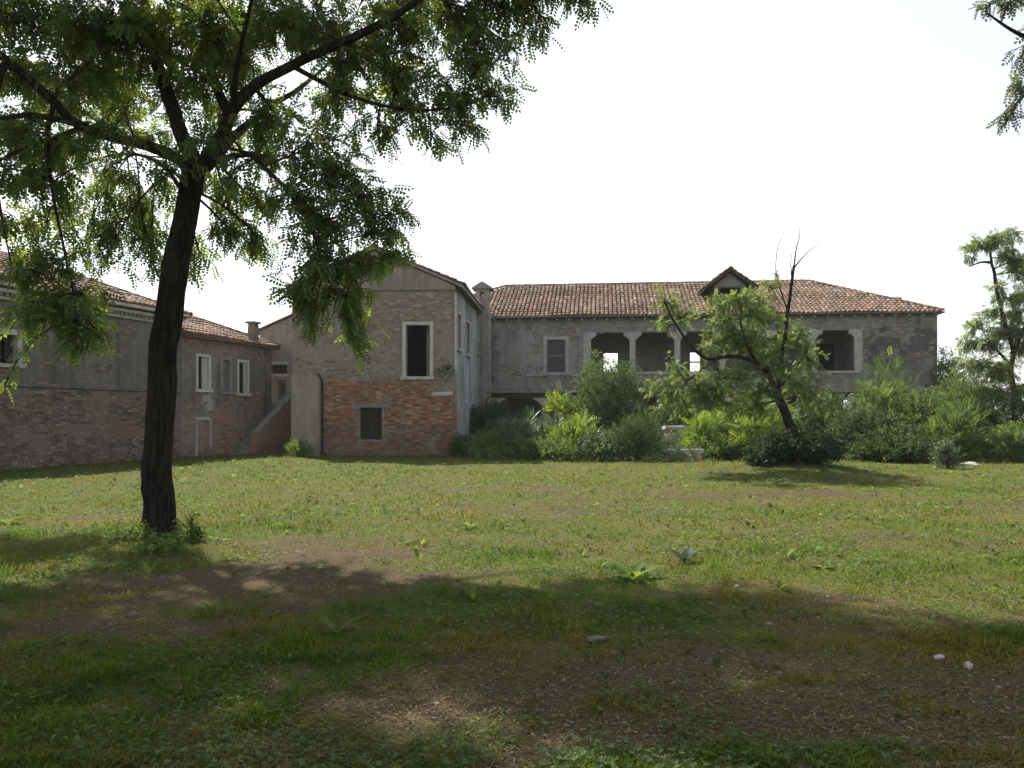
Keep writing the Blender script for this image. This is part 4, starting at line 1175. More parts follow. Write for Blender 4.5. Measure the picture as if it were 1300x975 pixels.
# boughs of leaf: column, row, depth, radii, twigs
def bl(px, py, dy, rx, ry, rz, n): return (at(px, py, TY + dy), (rx, ry, rz), n)
BLOBS = [
    # right side, from the top edge down to the hanging bough
    bl(700, -20, .0, .55, .7, .32, 16), bl(640, 20, .1, .5, .6, .42, 20), bl(655, 60, .1, .32, .4, .28, 9), bl(610, 70, 0, .55, .8, .40, 24), bl(575, 120, .0, .50, .7, .45, 24), bl(628, 118, .1, .42, .4, .22, 13), bl(588, 160, .0, .30, .4, .30, 10),
    bl(575, 30, .2, .6, .8, .5, 26), bl(500, 30, 0, .7, .9, .5, 30), bl(500, 90, .1, .65, .8, .45, 28), bl(440, 60, -.3, .65, .8, .5, 28), bl(430, 120, .2, .6, .8, .45, 24), bl(520, 140, .1, .48, .6, .34, 18),
    bl(480, 175, 0, .42, .6, .32, 13), bl(400, 185, -.4, .55, .6, .45, 22), bl(440, 220, -.5, .50, .6, .40, 20), bl(470, 250, -.5, .42, .5, .35, 15), bl(490, 290, -.6, .34, .4, .30, 13), bl(420, 280, -.7, .55, .6, .45, 24),
    bl(380, 250, -.6, .50, .6, .42, 20), bl(505, 325, -.6, .22, .3, .16, 6), bl(400, 330, -.9, .50, .5, .45, 24), bl(450, 330, -.8, .45, .5, .35, 19), bl(385, 385, -.9, .34, .4, .36, 16), bl(440, 385, -.9, .38, .4, .36, 18), bl(455, 425, -.9, .22, .3, .30, 10), bl(395, 420, -.9, .14, .2, .22, 4),
    bl(350, 150, .3, .55, .7, .40, 20), bl(345, 200, .4, .40, .6, .35, 13), bl(330, 260, .8, .38, .5, .35, 11), bl(300, 305, 1.0, .45, .5, .28, 12), bl(340, 320, .8, .30, .4, .26, 8), bl(290, 260, 1.0, .4, .5, .3, 9), bl(255, 330, 1.0, .25, .4, .30, 7),
    # top
    bl(380, 30, -.2, .8, .9, .5, 34), bl(320, 40, .5, .8, .9, .5, 32), bl(260, 30, -.6, .8, .9, .5, 34), bl(200, 40, .3, .8, .9, .5, 34), bl(140, 30, -.6, .8, .9, .5, 34), bl(80, 40, -.2, .8, .9, .5, 32), bl(20, 20, -.9, .8, .9, .5, 24), bl(-50, 40, -.8, .8, .9, .6, 22),
    bl(300, 90, .9, .7, .8, .40, 22), bl(240, 85, -.3, .6, .7, .35, 18), bl(170, 90, .8, .7, .8, .42, 24), bl(110, 95, -.8, .65, .8, .40, 24), bl(50, 110, .3, .6, .8, .42, 20), bl(0, 90, -1.2, .55, .8, .5, 18),
    bl(150, 135, 1.0, .55, .7, .32, 15), bl(85, 190, -.9, .55, .6, .35, 18), bl(30, 165, -.9, .55, .6, .35, 17), bl(130, 220, .9, .55, .6, .32, 15), bl(60, 235, -1.0, .52, .6, .35, 16), bl(10, 215, -1.3, .45, .6, .32, 13), bl(-40, 200, -1.2, .6, .7, .5, 13),
    bl(165, 260, 1.6, .45, .6, .30, 12), bl(110, 290, 1.2, .50, .6, .34, 14), bl(175, 305, 1.6, .42, .5, .30, 11), bl(190, 345, 1.4, .24, .4, .22, 6),
    # low left hanging bough
    bl(75, 330, -1.1, .46, .5, .36, 19), bl(35, 345, -1.3, .36, .4, .28, 13), bl(100, 375, -1.1, .40, .5, .32, 17), bl(60, 400, -1.2, .45, .5, .34, 19), bl(95, 425, -1.1, .36, .4, .30, 15), bl(125, 420, -1.1, .16, .3, .2, 5), bl(5, 492, -1.5, .10, .2, .08, 2),
]
BLOBS += [bl(50, 215, 4.2, .8, .7, .5, 14), bl(110, 185, 4.5, .8, .8, .5, 14), bl(155, 120, 5.0, .8, .8, .5, 14), bl(60, 120, 5.0, .9, .9, .6, 16), bl(10, 180, 4.6, .8, .8, .6, 12), bl(-60, 160, 4.5, .9, .9, .6, 12)]
BLOBS += [bl(262, 175, -.9, .45, .4, .35, 9), bl(215, 215, -.7, .45, .4, .30, 9), bl(300, 215, -.7, .40, .4, .30, 9), bl(150, 165, -.9, .5, .4, .30, 10), bl(240, 120, .9, .6, .5, .35, 14), bl(270, 150, 1.6, .6, .5, .4, 14), bl(180, 165, 1.8, .6, .6, .4, 14), bl(320, 170, 1.5, .5, .6, .4, 12), bl(205, 260, 1.9, .4, .5, .3, 8), bl(275, 235, 1.9, .4, .5, .3, 8),
    bl(60, 290, -.2, .5, .5, .35, 10), bl(0, 290, -.6, .5, .5, .35, 9), bl(130, 340, .8, .4, .4, .3, 8), bl(745, 5, .1, .28, .3, .18, 6), bl(690, 35, .1, .3, .4, .2, 7), bl(545, 185, 0, .25, .3, .2, 5), bl(520, 270, -.5, .2, .3, .2, 4)]
BLOBS = [(c_, tuple(q * 1.16 for q in r_), n_) for (c_, r_, n_) in BLOBS]
# the part of the crown above the frame
for k in range(30):
    a = RNG.uniform(0, 2 * math.pi); r = RNG.random() ** .5
    x = -3.6 + 4.6 * r * math.cos(a); y = 11.2 + 4.6 * r * math.sin(a); z = 8.1 + 2.0 * (1 - r * r) * RNG.uniform(.2, 1)
    if z > 1.6 + .53 * y: BLOBS.append(((x, y, z), (1.0, 1.0, .6), 30))
for (x, y, z) in [(.2, 10.4, 7.7), (.5, 11.2, 8.2), (-.4, 12.0, 8.6), (-1.0, 10.6, 7.8), (-1.2, 12.0, 8.6), (.7, 10.4, 7.6), (-2.0, 13.6, 9.2), (-3.2, 14.6, 9.6), (-4.6, 15.0, 9.8), (.3, 9.8, 7.2), (-6.4, 14.4, 9.6), (-8.0, 13.0, 9.0), (-8.6, 11.5, 8.3)]:
    BLOBS.append(((x, y, z), (.95, .95, .55), 32))
BLOBS += [(q, (.95, .95, .5), 26) for q in ((-5.4, 10.3, 8.2), (-5.0, 9.5, 7.5), (-6.2, 10.2, 8.4), (-4.1, 9.3, 7.3), (-6.9, 11.0, 8.6), (-5.8, 8.6, 7.2), (-3.4, 8.6, 7.0))]
BLOBS = [(c_, r_, int(n_ * 1.40)) for (c_, r_, n_) in BLOBS]
limbs[0] = (limbs[0][0][-3:], limbs[0][1][-3:])
nl = grow(big, limbs, BLOBS, lsize=.20, spacing=.060)
print('big tree leaves', nl)

# ---- the neighbouring locust at the right edge: only the tips of its boughs hang into view
T1 = Vector((9.6, 9.6, 0)); T1.z = float(gz(T1.x, T1.y)) - .05
tr = empty('locust_tree', T1)
tag(tr, 'locust boughs hanging into the top right corner of the sky', 'tree')
p1, r1_, _ = limb(tr, [T1, T1 + Vector((-.1, 0, 2)), T1 + Vector((-.3, 0, 4)), T1 + Vector((-.4, 0, 5.2))], .2, .14, M['bark'], 'trunk', 20, 8, .15, .2)
L1 = [(p1, r1_)]
for pts, r0 in (([p1[-1], Vector((8.2, 9.3, 5.5)), at(1420, 130, 9.3), at(1330, 62, 9.2), at(1285, 38, 9.2), at(1250, 14, 9.2)], .07), ([p1[-1], Vector((8.4, 9.2, 5.9)), at(1420, 20, 9.0), at(1360, -10, 9.0)], .06), ([p1[-4], Vector((8.3, 9.3, 4.8)), at(1440, 190, 9.3), at(1370, 110, 9.3), at(1330, 100, 9.3)], .05), ([p1[-1], Vector((10.2, 10.0, 6.5)), Vector((10.8, 10.4, 8))], .08)):
    p, r_, _ = limb(tr, pts, r0, .008, M['bark'], 'limb', 7); L1.append((p, r_))
grow(tr, L1, [(at(1255, 5, 9.2), (.28, .3, .08), 7), (at(1290, -6, 9.2), (.25, .3, .10), 9), (at(1296, 75, 9.2), (.12, .2, .10), 4), (at(1288, 112, 9.2), (.13, .2, .08), 5), (at(1275, 150, 9.2), (.12, .2, .08), 5), (at(1310, 100, 9.2), (.2, .3, .3), 12), (at(1340, 20, 9.1), (.4, .5, .3), 24), (at(1370, 100, 9.2), (.4, .5, .5), 24),
    ((8.3, 9.3, 6.2), (.8, .8, .6), 30), ((9.2, 9.8, 7.2), (1, 1, .7), 34), ((10.4, 10.2, 7.6), (1, 1, .7), 34), ((10.6, 9.6, 6.4), (.9, .9, .6), 30)], lsize=.17, spacing=.042, lmat='locust_edge')

# ---- the small leaning tree in front of the villa
SY = 23.0
T2 = Vector(at(1012, 588, SY)); T2.z = float(gz(T2.x, T2.y)) - .05
st = empty('small_tree', T2)
tag(st, 'small leaning tree with bare dead top shoots in front of the villa', 'tree')
pa, ra, _ = limb(st, [T2, at(1010, 565, SY), at(1003, 540, SY), at(992, 512, SY), at(986, 495, SY)], .15, .115, M['bark'], 'trunk', 14, 6, .15, .25)
L2 = [(pa, ra)]
for pts, r0, r1x in (([pa[-2], at(975, 475, SY - .1), at(960, 460, SY - .2), at(930, 452, SY - .3), at(897, 455, SY - .4), at(872, 432, SY - .5), at(852, 402, SY - .5), at(842, 380, SY - .5)], .085, .02),
                     ([pa[-1], at(992, 460, SY), at(998, 415, SY), at(1003, 375, SY), at(1008, 338, SY)], .075, .04),
                     ([at(1008, 338, SY), at(1011, 316, SY), at(1015, 300, SY), at(1015, 287, SY)], .024, .005), ([at(1009, 339, SY), at(1018, 328, SY), at(1028, 318, SY), at(1043, 308, SY)], .024, .005),
                     ([at(1000, 395, SY), at(990, 365, SY + .1), at(985, 342, SY + .1), at(988, 312, SY + .1), at(1001, 285, SY + .1)], .024, .005), ([at(1005, 355, SY), at(1004, 335, SY), at(1005, 322, SY)], .018, .006),
                     ([pa[-1], at(1000, 480, SY + .3), at(1018, 455, SY + .5), at(1030, 430, SY + .6)], .05, .015), ([at(960, 460, SY - .2), at(945, 430, SY), at(940, 400, SY), at(945, 378, SY)], .05, .015),
                     ([at(915, 453, SY - .3), at(890, 470, SY - .4), at(865, 490, SY - .5)], .03, .01)):
    p, r_, _ = limb(st, pts, r0, r1x, M['bark'], 'limb', 8); L2.append((p, r_))
def b2(px, py, dy, rx, ry, rz, n): return (at(px, py, SY + dy), (rx, ry, rz), n)
B2 = [b2(848, 385, -.5, .40, .4, .40, 15), b2(870, 402, -.5, .35, .4, .35, 11), b2(845, 420, -.5, .3, .3, .3, 7), b2(940, 385, 0, .60, .6, .40, 24), b2(915, 410, 0, .50, .6, .40, 19), b2(965, 405, 0, .6, .6, .45, 24), b2(950, 440, .2, .7, .7, .45, 28), b2(905, 440, -.2, .5, .6, .32, 16),
    b2(1010, 430, .4, .5, .6, .5, 22), b2(1030, 460, .6, .4, .5, .5, 17), b2(985, 450, .3, .55, .6, .5, 24), b2(1010, 490, .5, .55, .6, .5, 24), b2(925, 485, -.3, .7, .6, .35, 24), b2(880, 480, -.4, .55, .5, .30, 16), b2(850, 500, -.5, .42, .5, .30, 12), b2(960, 500, 0, .6, .6, .4, 22), b2(900, 515, -.4, .55, .5, .30, 15), b2(940, 525, -.2, .5, .5, .3, 14), b2(1030, 510, .5, .4, .5, .4, 12), b2(975, 370, 0, .35, .4, .3, 9), b2(985, 350, .1, .06, .06, .16, 2), b2(930, 430, .5, .8, .7, .5, 20), b2(970, 470, -.3, .7, .6, .5, 22), b2(890, 500, -.2, .8, .5, .3, 16), b2(860, 470, -.4, .5, .5, .35, 9), b2(870, 520, -.3, .7, .5, .3, 10), b2(835, 490, -.5, .35, .4, .3, 6), b2(915, 385, 0, .4, .4, .3, 8)]
n2 = grow(st, L2, [(c_, tuple(q * 1.45 for q in r_), int(n_ * 1.7)) for (c_, r_, n_) in B2],
    droop=.25, lsize=.150, spacing=.050, lmat='locust_far', twig_r=.011, wid=1.2, yellow=.06)
# ---- the tall thin tree at the right edge
RY = 33.0
T3 = Vector(at(1290, 575, RY)); T3.z = float(gz(T3.x, T3.y)) - .05
tt = empty('tall_tree', T3)
tag(tt, 'tall thin tree with tufted top standing at the right edge beyond the villa', 'tree')
pb, rb, _ = limb(tt, [T3, at(1288, 520, RY), at(1284, 470, RY), at(1286, 445, RY), at(1275, 410, RY), at(1267, 375, RY), at(1262, 345, RY), at(1258, 332, RY)], .12, .05, M['bark'], 'trunk', 14, 6)
L3 = [(pb, rb)]
for pts, r0, r1x in (([at(1258, 333, RY), at(1245, 333, RY), at(1232, 338, RY)], .06, .02), ([at(1259, 334, RY), at(1258, 318, RY), at(1265, 305, RY)], .06, .02), ([at(1285, 450, RY), at(1296, 425, RY), at(1312, 400, RY), at(1330, 370, RY)], .12, .04), ([at(1284, 465, RY), at(1262, 440, RY), at(1250, 425, RY)], .06, .02)):
    p, r_, _ = limb(tt, pts, r0, r1x, M['bark'], 'limb', 8); L3.append((p, r_))
def b3(px, py, dy, rx, ry, rz, n): return (at(px, py, RY + dy), (rx, ry, rz), n)
grow(tt, L3, [(c_, tuple(q * 1.3 for q in r_), int(n_ * 2.4)) for (c_, r_, n_) in [b3(1285, 380, 0, .6, .6, .45, 12), b3(1290, 415, 0, .7, .7, .5, 14), b3(1298, 330, 0, .5, .5, .5, 11), b3(1235, 415, 0, .5, .5, .35, 9), b3(1228, 440, 0, .5, .5, .35, 9), b3(1290, 300, 0, .5, .5, .35, 9), b3(1240, 465, 0, .8, .7, .4, 14), b3(1270, 365, 0, .4, .4, .3, 8), b3(1285, 400, .2, .6, .6, .4, 12), b3(1290, 500, 0, .9, .8, .5, 22), b3(1250, 500, 0, .7, .8, .5, 18), b3(1240, 312, 0, .55, .6, .38, 15), b3(1262, 305, 0, .6, .6, .40, 17), b3(1280, 325, 0, .5, .6, .40, 13), b3(1230, 325, 0, .22, .3, .22, 4), b3(1290, 345, .2, .4, .5, .4, 9), b3(1300, 380, .3, .6, .6, .5, 13), b3(1262, 395, 0, .45, .5, .35, 9), b3(1275, 425, 0, .7, .7, .45, 19), b3(1250, 440, -.2, .65, .7, .45, 17), b3(1245, 405, 0, .3, .4, .2, 4), b3(1300, 440, .3, .8, .8, .6, 21), b3(1265, 475, 0, .9, .8, .5, 26), b3(1320, 360, .5, .9, .9, .8, 24), b3(1335, 430, .4, 1, 1, .9, 26)]],
    droop=.25, lsize=.22, spacing=.085, lmat='locust_far', twig_r=.014, wid=1.4, yellow=.15)

# ---------------------------------------------------------------- shrubs
def shrub(name, label, px, top, base, wpx, Y, leaf, mat, n=500, size=.26, cat='shrub', group=None, lobes=5, upright=.5, var=.25, yellow=.1, depth=None, shell=.55, wid=None):
    """a bush: several leaning stems from one stool, each ending in an uneven lobe of leafy shoots"""
    x = (px - CX) / FPX * Y; z0 = float(gz(x, Y))
    h = max(.3, CAMZ + (HZ - top) / FPX * Y - z0); w = wpx * 1.12 / FPX * Y; dp = depth or w * .8
    o = empty(name, (x, Y, z0)); tag(o, label, cat, group)
    mb = MB(); P, D = [], []
    ls = []
    for k in range(lobes):
        a = 2 * math.pi * (k + RNG.random() * .6) / lobes; r = RNG.uniform(.25, .62) if lobes > 1 else 0
        hh = h * (RNG.uniform(.62, .95) if k else .95)
        ls.append((np.array([math.cos(a) * r * w * .5 * (1 if k else .3), math.sin(a) * r * dp * .5, hh * .62]), np.array([w * .5 * RNG.uniform(.42, .62), dp * .5 * RNG.uniform(.45, .6), hh * RNG.uniform(.38, .50)])))
    # low skirt so that the bush meets the ground
    ls.append((np.array([0, 0, h * .22]), np.array([w * .46, dp * .46, h * .24])))
    wt_ = np.array([l[1].prod() ** .66 for l in ls]); wt_ /= wt_.sum()
    for (c, rad) in ls[:-1]:
        s = np.array([RNG.normal(0, .08), RNG.normal(0, .08), -.05]); tip = c + np.array([0, 0, rad[2] * .5])
        b = bezier(s, (s + tip) / 2 + np.array([0, 0, .15 * h]) - np.array([tip[0] * .2, tip[1] * .2, 0]), tip, 7)
        mb.tube([Vector(p) for p in b], list(np.linspace(.02 + .008 * h, .006, 7)), 5, cap=False)
    for (c, rad), q in zip(ls, wt_):
        m = int(n * 1.5 * q) + 8
        d = RNG.normal(0, 1, (m, 3)); d /= np.linalg.norm(d, axis=1, keepdims=True)
        rr_ = shell + (1.08 - shell) * RNG.random(m) ** .7
        lump = 1 + .48 * np.array([mnoise.noise(Vector(v * 2.2) + Vector((px, top, 0))) for v in d])
        p = c + d * rad * (rr_ * lump)[:, None]
        keep = p[:, 2] > -.02
        P.append(p[keep]); dd_ = d[keep] * .8 + RNG.normal(0, .45, (keep.sum(), 3)); dd_[:, 2] += upright; D.append(dd_)
    for _ in range(int(7 + 3.2 * w)):
        c, rad = ls[RNG.integers(0, len(ls) - 1)]
        d = RNG.normal(0, 1, 3); d[2] = abs(d[2]) + .5; d /= np.linalg.norm(d)
        s0 = c + d * rad * .7; e = s0 + (d * np.array([.6, .6, .5]) + np.array([0, 0, .55 * upright + .2])) * RNG.uniform(.25, .7) * (.35 + .22 * h)
        tw = bezier(s0, (s0 + e) / 2 + RNG.normal(0, .05, 3), e, 5)
        mb.tube([Vector(p) for p in tw], list(np.linspace(.011, .004, 5)), 4, cap=False)
        if RNG.random() < .86:
            k_ = 7; tt_ = RNG.random(k_); pp = np.array([tw[min(int(q * 4), 3)] * (1 - (q * 4) % 1) + tw[min(int(q * 4), 3) + 1] * ((q * 4) % 1) for q in tt_])
            P.append(pp); D.append((e - s0) / np.linalg.norm(e - s0) * .7 + RNG.normal(0, .6, (k_, 3)))
    P = np.concatenate(P); D = np.concatenate(D); m = len(P)
    tag(mb.build('stems', M['twig'], o, smooth=True), kind='stuff')
    scatter('leaves', leaf, P, D, size * RNG.uniform(.6, 1.25, m), RNG.uniform(0, 6.28, m), tints(m, var, yellow), M[mat], o, wid)
    return o

SH = [
 # name, label, px, top, base, width px, Y, leaf, mat, n, size, kwargs
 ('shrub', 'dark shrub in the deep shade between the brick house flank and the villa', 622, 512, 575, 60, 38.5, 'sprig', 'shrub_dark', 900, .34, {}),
 ('shrub', 'low dark shrub hugging the foot of the house flank', 598, 560, 585, 40, 33.0, 'sprig', 'shrub_dark', 420, .26, {}),
 ('shrub', 'grey-green shaded mound shrub before the villa window', 672, 536, 585, 92, 32.0, 'sprig', 'grey_leaf', 1000, .26, dict(lobes=6, yellow=.05)),
 ('shrub', 'rounded shaded bush just outside the brick house corner', 632, 553, 588, 66, 31.0, 'narrow', 'shrub', 700, .26, {}),
 ('shrub', 'low weedy bush at the lawn edge under the grey mound shrub', 700, 562, 588, 64, 30.0, 'sprig', 'shrub', 620, .22, {}),
 ('tree_of_heaven', 'bright lime tree-of-heaven sapling with layered fronds low before the big bush', 733, 537, 572, 58, 31.0, 'longpinnate', 'lime', 260, .42, dict(upright=.7, yellow=.25)),
 ('tree_of_heaven', 'spindly yellow-green sapling beside the big dark bush below the villa window', 716, 491, 560, 44, 36.0, 'longpinnate', 'lime', 60, .42, dict(upright=.3, shell=.3, yellow=.3)),
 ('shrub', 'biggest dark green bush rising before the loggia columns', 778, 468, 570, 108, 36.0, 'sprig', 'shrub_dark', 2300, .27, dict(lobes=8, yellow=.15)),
 ('shrub', 'thin tall shoots standing up in front of the first loggia bay', 752, 437, 520, 34, 38.0, 'sprig', 'shrub', 190, .26, dict(shell=.2, lobes=3)),
 ('shrub', 'pale grey-green bush at the lawn edge between lime sapling and dark spiky bush', 770, 551, 588, 62, 30.0, 'sprig', 'grey_leaf', 760, .20, {}),
 ('shrub', 'dark spiky bush with narrow upright leaves at the lawn edge', 810, 526, 590, 60, 29.6, 'narrow', 'shrub_dark', 800, .30, dict(upright=.9)),
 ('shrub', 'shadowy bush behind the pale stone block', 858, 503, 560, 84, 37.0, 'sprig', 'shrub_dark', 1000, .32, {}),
 ('shrub', 'soft grey-green weeds around the pale stone block', 842, 552, 584, 44, 31.0, 'narrow', 'grey_leaf', 420, .24, {}),
 ('shrub', 'thin weeds growing up in front of the white stone bench', 862, 574, 588, 46, 28.6, 'narrow', 'grey_leaf', 150, .22, dict(cat='weed', upright=.9)),
 ('shrub', 'dense bush behind the white stone bench, right of the pale block', 884, 540, 575, 40, 33.0, 'sprig', 'shrub', 420, .24, {}),
 ('tree_of_heaven', 'lime green sapling beside the white stone bench', 905, 527, 580, 62, 31.0, 'longpinnate', 'lime', 330, .40, dict(upright=.6, yellow=.2)),
 ('shrub', 'low dark bush between the stone bench and the leaning tree', 922, 548, 586, 60, 30.0, 'sprig', 'shrub', 700, .22, {}),
 ('tree_of_heaven', 'brightest lime sapling directly behind the leaning trunk', 968, 508, 570, 64, 29.5, 'longpinnate', 'lime', 330, .42, dict(upright=.6, yellow=.2)),
 ('shrub', 'dark bush behind the leaning tree under the loggia', 1045, 497, 565, 84, 34.0, 'sprig', 'shrub_dark', 1100, .30, {}),
 ('ivy_bush', 'dark ivy heap swallowing the foot of the leaning tree', 1012, 548, 600, 92, 23.4, 'broad', 'ivy', 1500, .26, dict(cat='ivy')),
 ('ivy_bush', 'small ivy tongue creeping over the mound left of the leaning tree', 972, 582, 602, 40, 22.8, 'broad', 'ivy', 380, .20, dict(cat='ivy')),
 ('shrub', 'tangled dark thicket bush below the villa end wall', 1100, 512, 584, 92, 30.5, 'sprig', 'shrub_dark', 1500, .24, dict(lobes=7)),
 ('tree_of_heaven', 'green sapling rising highest before the villa end wall', 1128, 468, 570, 78, 33.5, 'longpinnate', 'shrub', 460, .46, dict(upright=.6)),
 ('shrub', 'leafy mid green bush below the dark stained end wall', 1172, 502, 584, 84, 32.0, 'sprig', 'shrub', 1500, .26, dict(lobes=6)),
 ('shrub', 'low dark bramble along the lawn edge right of the leaning tree', 1145, 546, 588, 110, 29.0, 'broad', 'shrub_dark', 1300, .24, dict(lobes=7)),
 ('shrub', 'tall pale green bush at the right of the villa corner', 1225, 478, 580, 82, 33.0, 'narrow', 'shrub', 1500, .34, dict(lobes=6)),
 ('shrub', 'feathery green bush at the lawn edge beneath the tall thin tree', 1212, 520, 588, 56, 29.5, 'longpinnate', 'shrub', 360, .36, {}),
 ('shrub', 'dark bush filling the gap under the tall thin tree', 1262, 505, 586, 76, 32.0, 'sprig', 'shrub_dark', 1300, .28, {}),
 ('shrub', 'rounded bush cut off by the right edge of the picture', 1296, 540, 590, 70, 28.5, 'sprig', 'shrub', 1100, .22, {}),
 ('shrub', 'sunlit tall weed clump standing alone before the right bushes', 1203, 573, 602, 22, 25.0, 'narrow', 'grey_leaf', 160, .30, dict(cat='weed', upright=.9)),
 ('shrub', 'slender bush behind the villa corner against the sky', 1205, 446, 560, 46, 42.5, 'sprig', 'shrub', 800, .34, dict(shell=.3)),
 ('shrub', 'small tuft of weeds growing at the foot of the pier', 380, 566, 584, 22, 32.2, 'narrow', 'lime', 90, .30, dict(cat='weed', upright=.9)),
 ('shrub', 'small dark weed clump against the brick house corner', 584, 560, 586, 20, 32.4, 'sprig', 'shrub', 150, .24, dict(cat='weed')),
]
for (nm, lab, px, top, base, wpx, Y, lf, mt, n, sz, kw) in SH:
    shrub(nm, lab, px, top, base, wpx, Y, lf, mt, n, sz, **kw)

# tangle of brambles and weeds knitting the bushes together
N = 3300
x = RNG.uniform(-1.6, 23, N); y = 28.6 + 8.5 * RNG.random(N) ** 1.3
hh = .15 + 1.15 * np.clip(fbm(x * .55, y * .55, 131, 3) - .22, 0, 1) + .10 * (y - 29)
x0_ = (x < 0.2) & (y < 31); hh = np.where(x0_, hh * .6, hh)
keep = ~((np.abs(x - 6.1) < .95) & (y < 30.2)) & ~((np.abs(x - 6.35) < .7) & (y < 32.6) & (hh > .7)) & (y > 28.6 + .9 * fbm(x * .8, x * 0 + 3.3, 137, 3))
x, y, hh = x[keep], y[keep], hh[keep]; n = len(x)
P = np.stack([x, y, gz(x, y) + hh * RNG.random(n) ** .6], 1); D = RNG.normal(0, .7, (n, 3)); D[:, 2] += .55; D[:, 1] -= .3
tn_ = tints(n, .35, .15) * (.7 + .6 * fbm(x * .7, y * .7, 139, 3))[:, None]
ug = scatter('undergrowth', 'sprig', P, D, .26 * RNG.uniform(.6, 1.4, n), RNG.uniform(0, 6.28, n), tn_, M['shrub'])
tag(ug, 'tangled low undergrowth knitting the bushes together along the lawn edge', 'undergrowth', kind='stuff')

# a little plant rooted in the plaster under the doorway
p = HF.world(HF.x(566), -.12, 3.35)
o = empty('wall_plant', p); tag(o, 'little dry plant rooted in the plaster beside the upstairs doorway', 'plant')
q = RNG.normal(0, 1, (60, 3)) * np.array([.13, .06, .13]); dq = q * 3 + np.array([0, -.3, .3])
scatter('leaves', 'sprig', q, dq, .16 * RNG.uniform(.6, 1.2, 60), RNG.uniform(0, 6, 60), tints(60), M['shrub_dark'], o)
mb = MB(); mb.tube([(0, .13, -.1), (0, .03, -.05), (.02, 0, .1)], [.012, .010, .004], 5); mb.build('stem', M['twig'], o)

# yucca-like rosettes in the bushes
def rosette(px, top, Y, label):
    x = (px - CX) / FPX * Y; z0 = float(gz(x, Y)); h = CAMZ + (HZ - top) / FPX * Y - z0
    o = empty('yucca', (x, Y, z0)); tag(o, label, 'plant')
    mb = MB(); mb.tube([(0, 0, 0), (.03, 0, h * .3), (0, .02, h * .62)], [.06, .055, .05], 7); mb.build('stem', M['twig'], o)
    V = []; F = []; T = []
    for k in range(46):
        a = k * 2.4; el = RNG.uniform(-.1, 1.45); d = np.array([math.cos(a) * math.cos(el), math.sin(a) * math.cos(el), math.sin(el)])
        s = np.cross(d, [0, 0, 1.0]); s /= np.linalg.norm(s) + 1e-6; L = h * .40 * RNG.uniform(.8, 1.1); b = np.array([0, 0, h * (.60 + .0 * k)])
        i = len(V); V += [b - s * .02, b + s * .02, b + d * L * .5 + s * .028, b + d * L + np.array([0, 0, -.08 * L]), b + d * L * .5 - s * .028]
        F += [(i, i + 1, i + 2, i + 4), (i + 4, i + 2, i + 3, i + 3)]
        T += [RNG.uniform(.8, 1.2)] * 5
    me = bpy.data.meshes.new('leaves'); me.from_pydata([tuple(v) for v in V], [], [f if f[2] != f[3] else f[:3] for f in F])
    at_ = me.attributes.new('tint', 'FLOAT_COLOR', 'POINT'); at_.data.foreach_set('color', np.array([[q_, q_, q_, 1] for q_ in T], np.float32).ravel())
    link('leaves', me, M['grey_leaf'], o)
rosette(673, 508, 33.5, 'spiky grey-green yucca standing in the bushes below the villa window')
rosette(707, 517, 33.0, 'smaller spiky yucca between grey mound shrub and lime sapling')

# ================================================================ STONES
def chunk(name, label, cat, px, py, w, d, h, mat='white_stone', rz=0.0, sub=2, rough=.22, lift=0.0):
    x, y = ground_at(px, py); z = float(gz(x, y))
    bm = bmesh.new(); bmesh.ops.create_icosphere(bm, subdivisions=sub, radius=.5)
    for v in bm.verts:
        nz = mnoise.noise(v.co * 2.3 + Vector((px, py, 0)))
        v.co *= 1 + rough * nz
        v.co.z = max(v.co.z, -.22)
        v.co = Vector((v.co.x * w, v.co.y * d, (v.co.z + .2) * h))
    me = bpy.data.meshes.new(name); bm.to_mesh(me); bm.free()
    o = link(name, me, M[mat]); o.location = (x, y, z + lift); o.rotation_euler = (0, 0, rz); tag(o, label, cat)
    return o
chunk('stone', 'flat white stone in the shaded grass, left of a pair', 'stone', 1193, 843, .085, .06, .045, 'stone', .3, 1, .5)
chunk('stone', 'rounder white stone in the shaded grass, right of a pair', 'stone', 1230, 853, .07, .055, .055, 'stone', 1.0, 1, .5)
chunk('stone', 'brownish half-buried rock at the edge of the green patch', 'stone', 758, 812, .14, .10, .06, 'earth_stone', .2, 2, .6)
chunk('stone', 'pale stone slab lying before the right-hand bushes', 'stone', 1231, 591, .70, .40, .17, 'stone', .2, 2, .5)
chunk('stone', 'small grey stone on the worn earth near the trunk', 'stone', 168, 777, .08, .06, .04, 'earth_stone', 0, 2, .6)
chunk('stone', 'small pale stone in the worn earth right of the trunk foot', 'stone', 285, 688, .06, .05, .035, 'stone', 0, 1, .5)
chunk('stone', 'little white stone among dry grass right of centre', 'stone', 905, 722, .06, .05, .035, 'stone', 0, 1, .5)
chunk('stone', 'tiny white stone lying in dry grass far right', 'stone', 935, 748, .05, .04, .03, 'stone', 0, 1, .5)
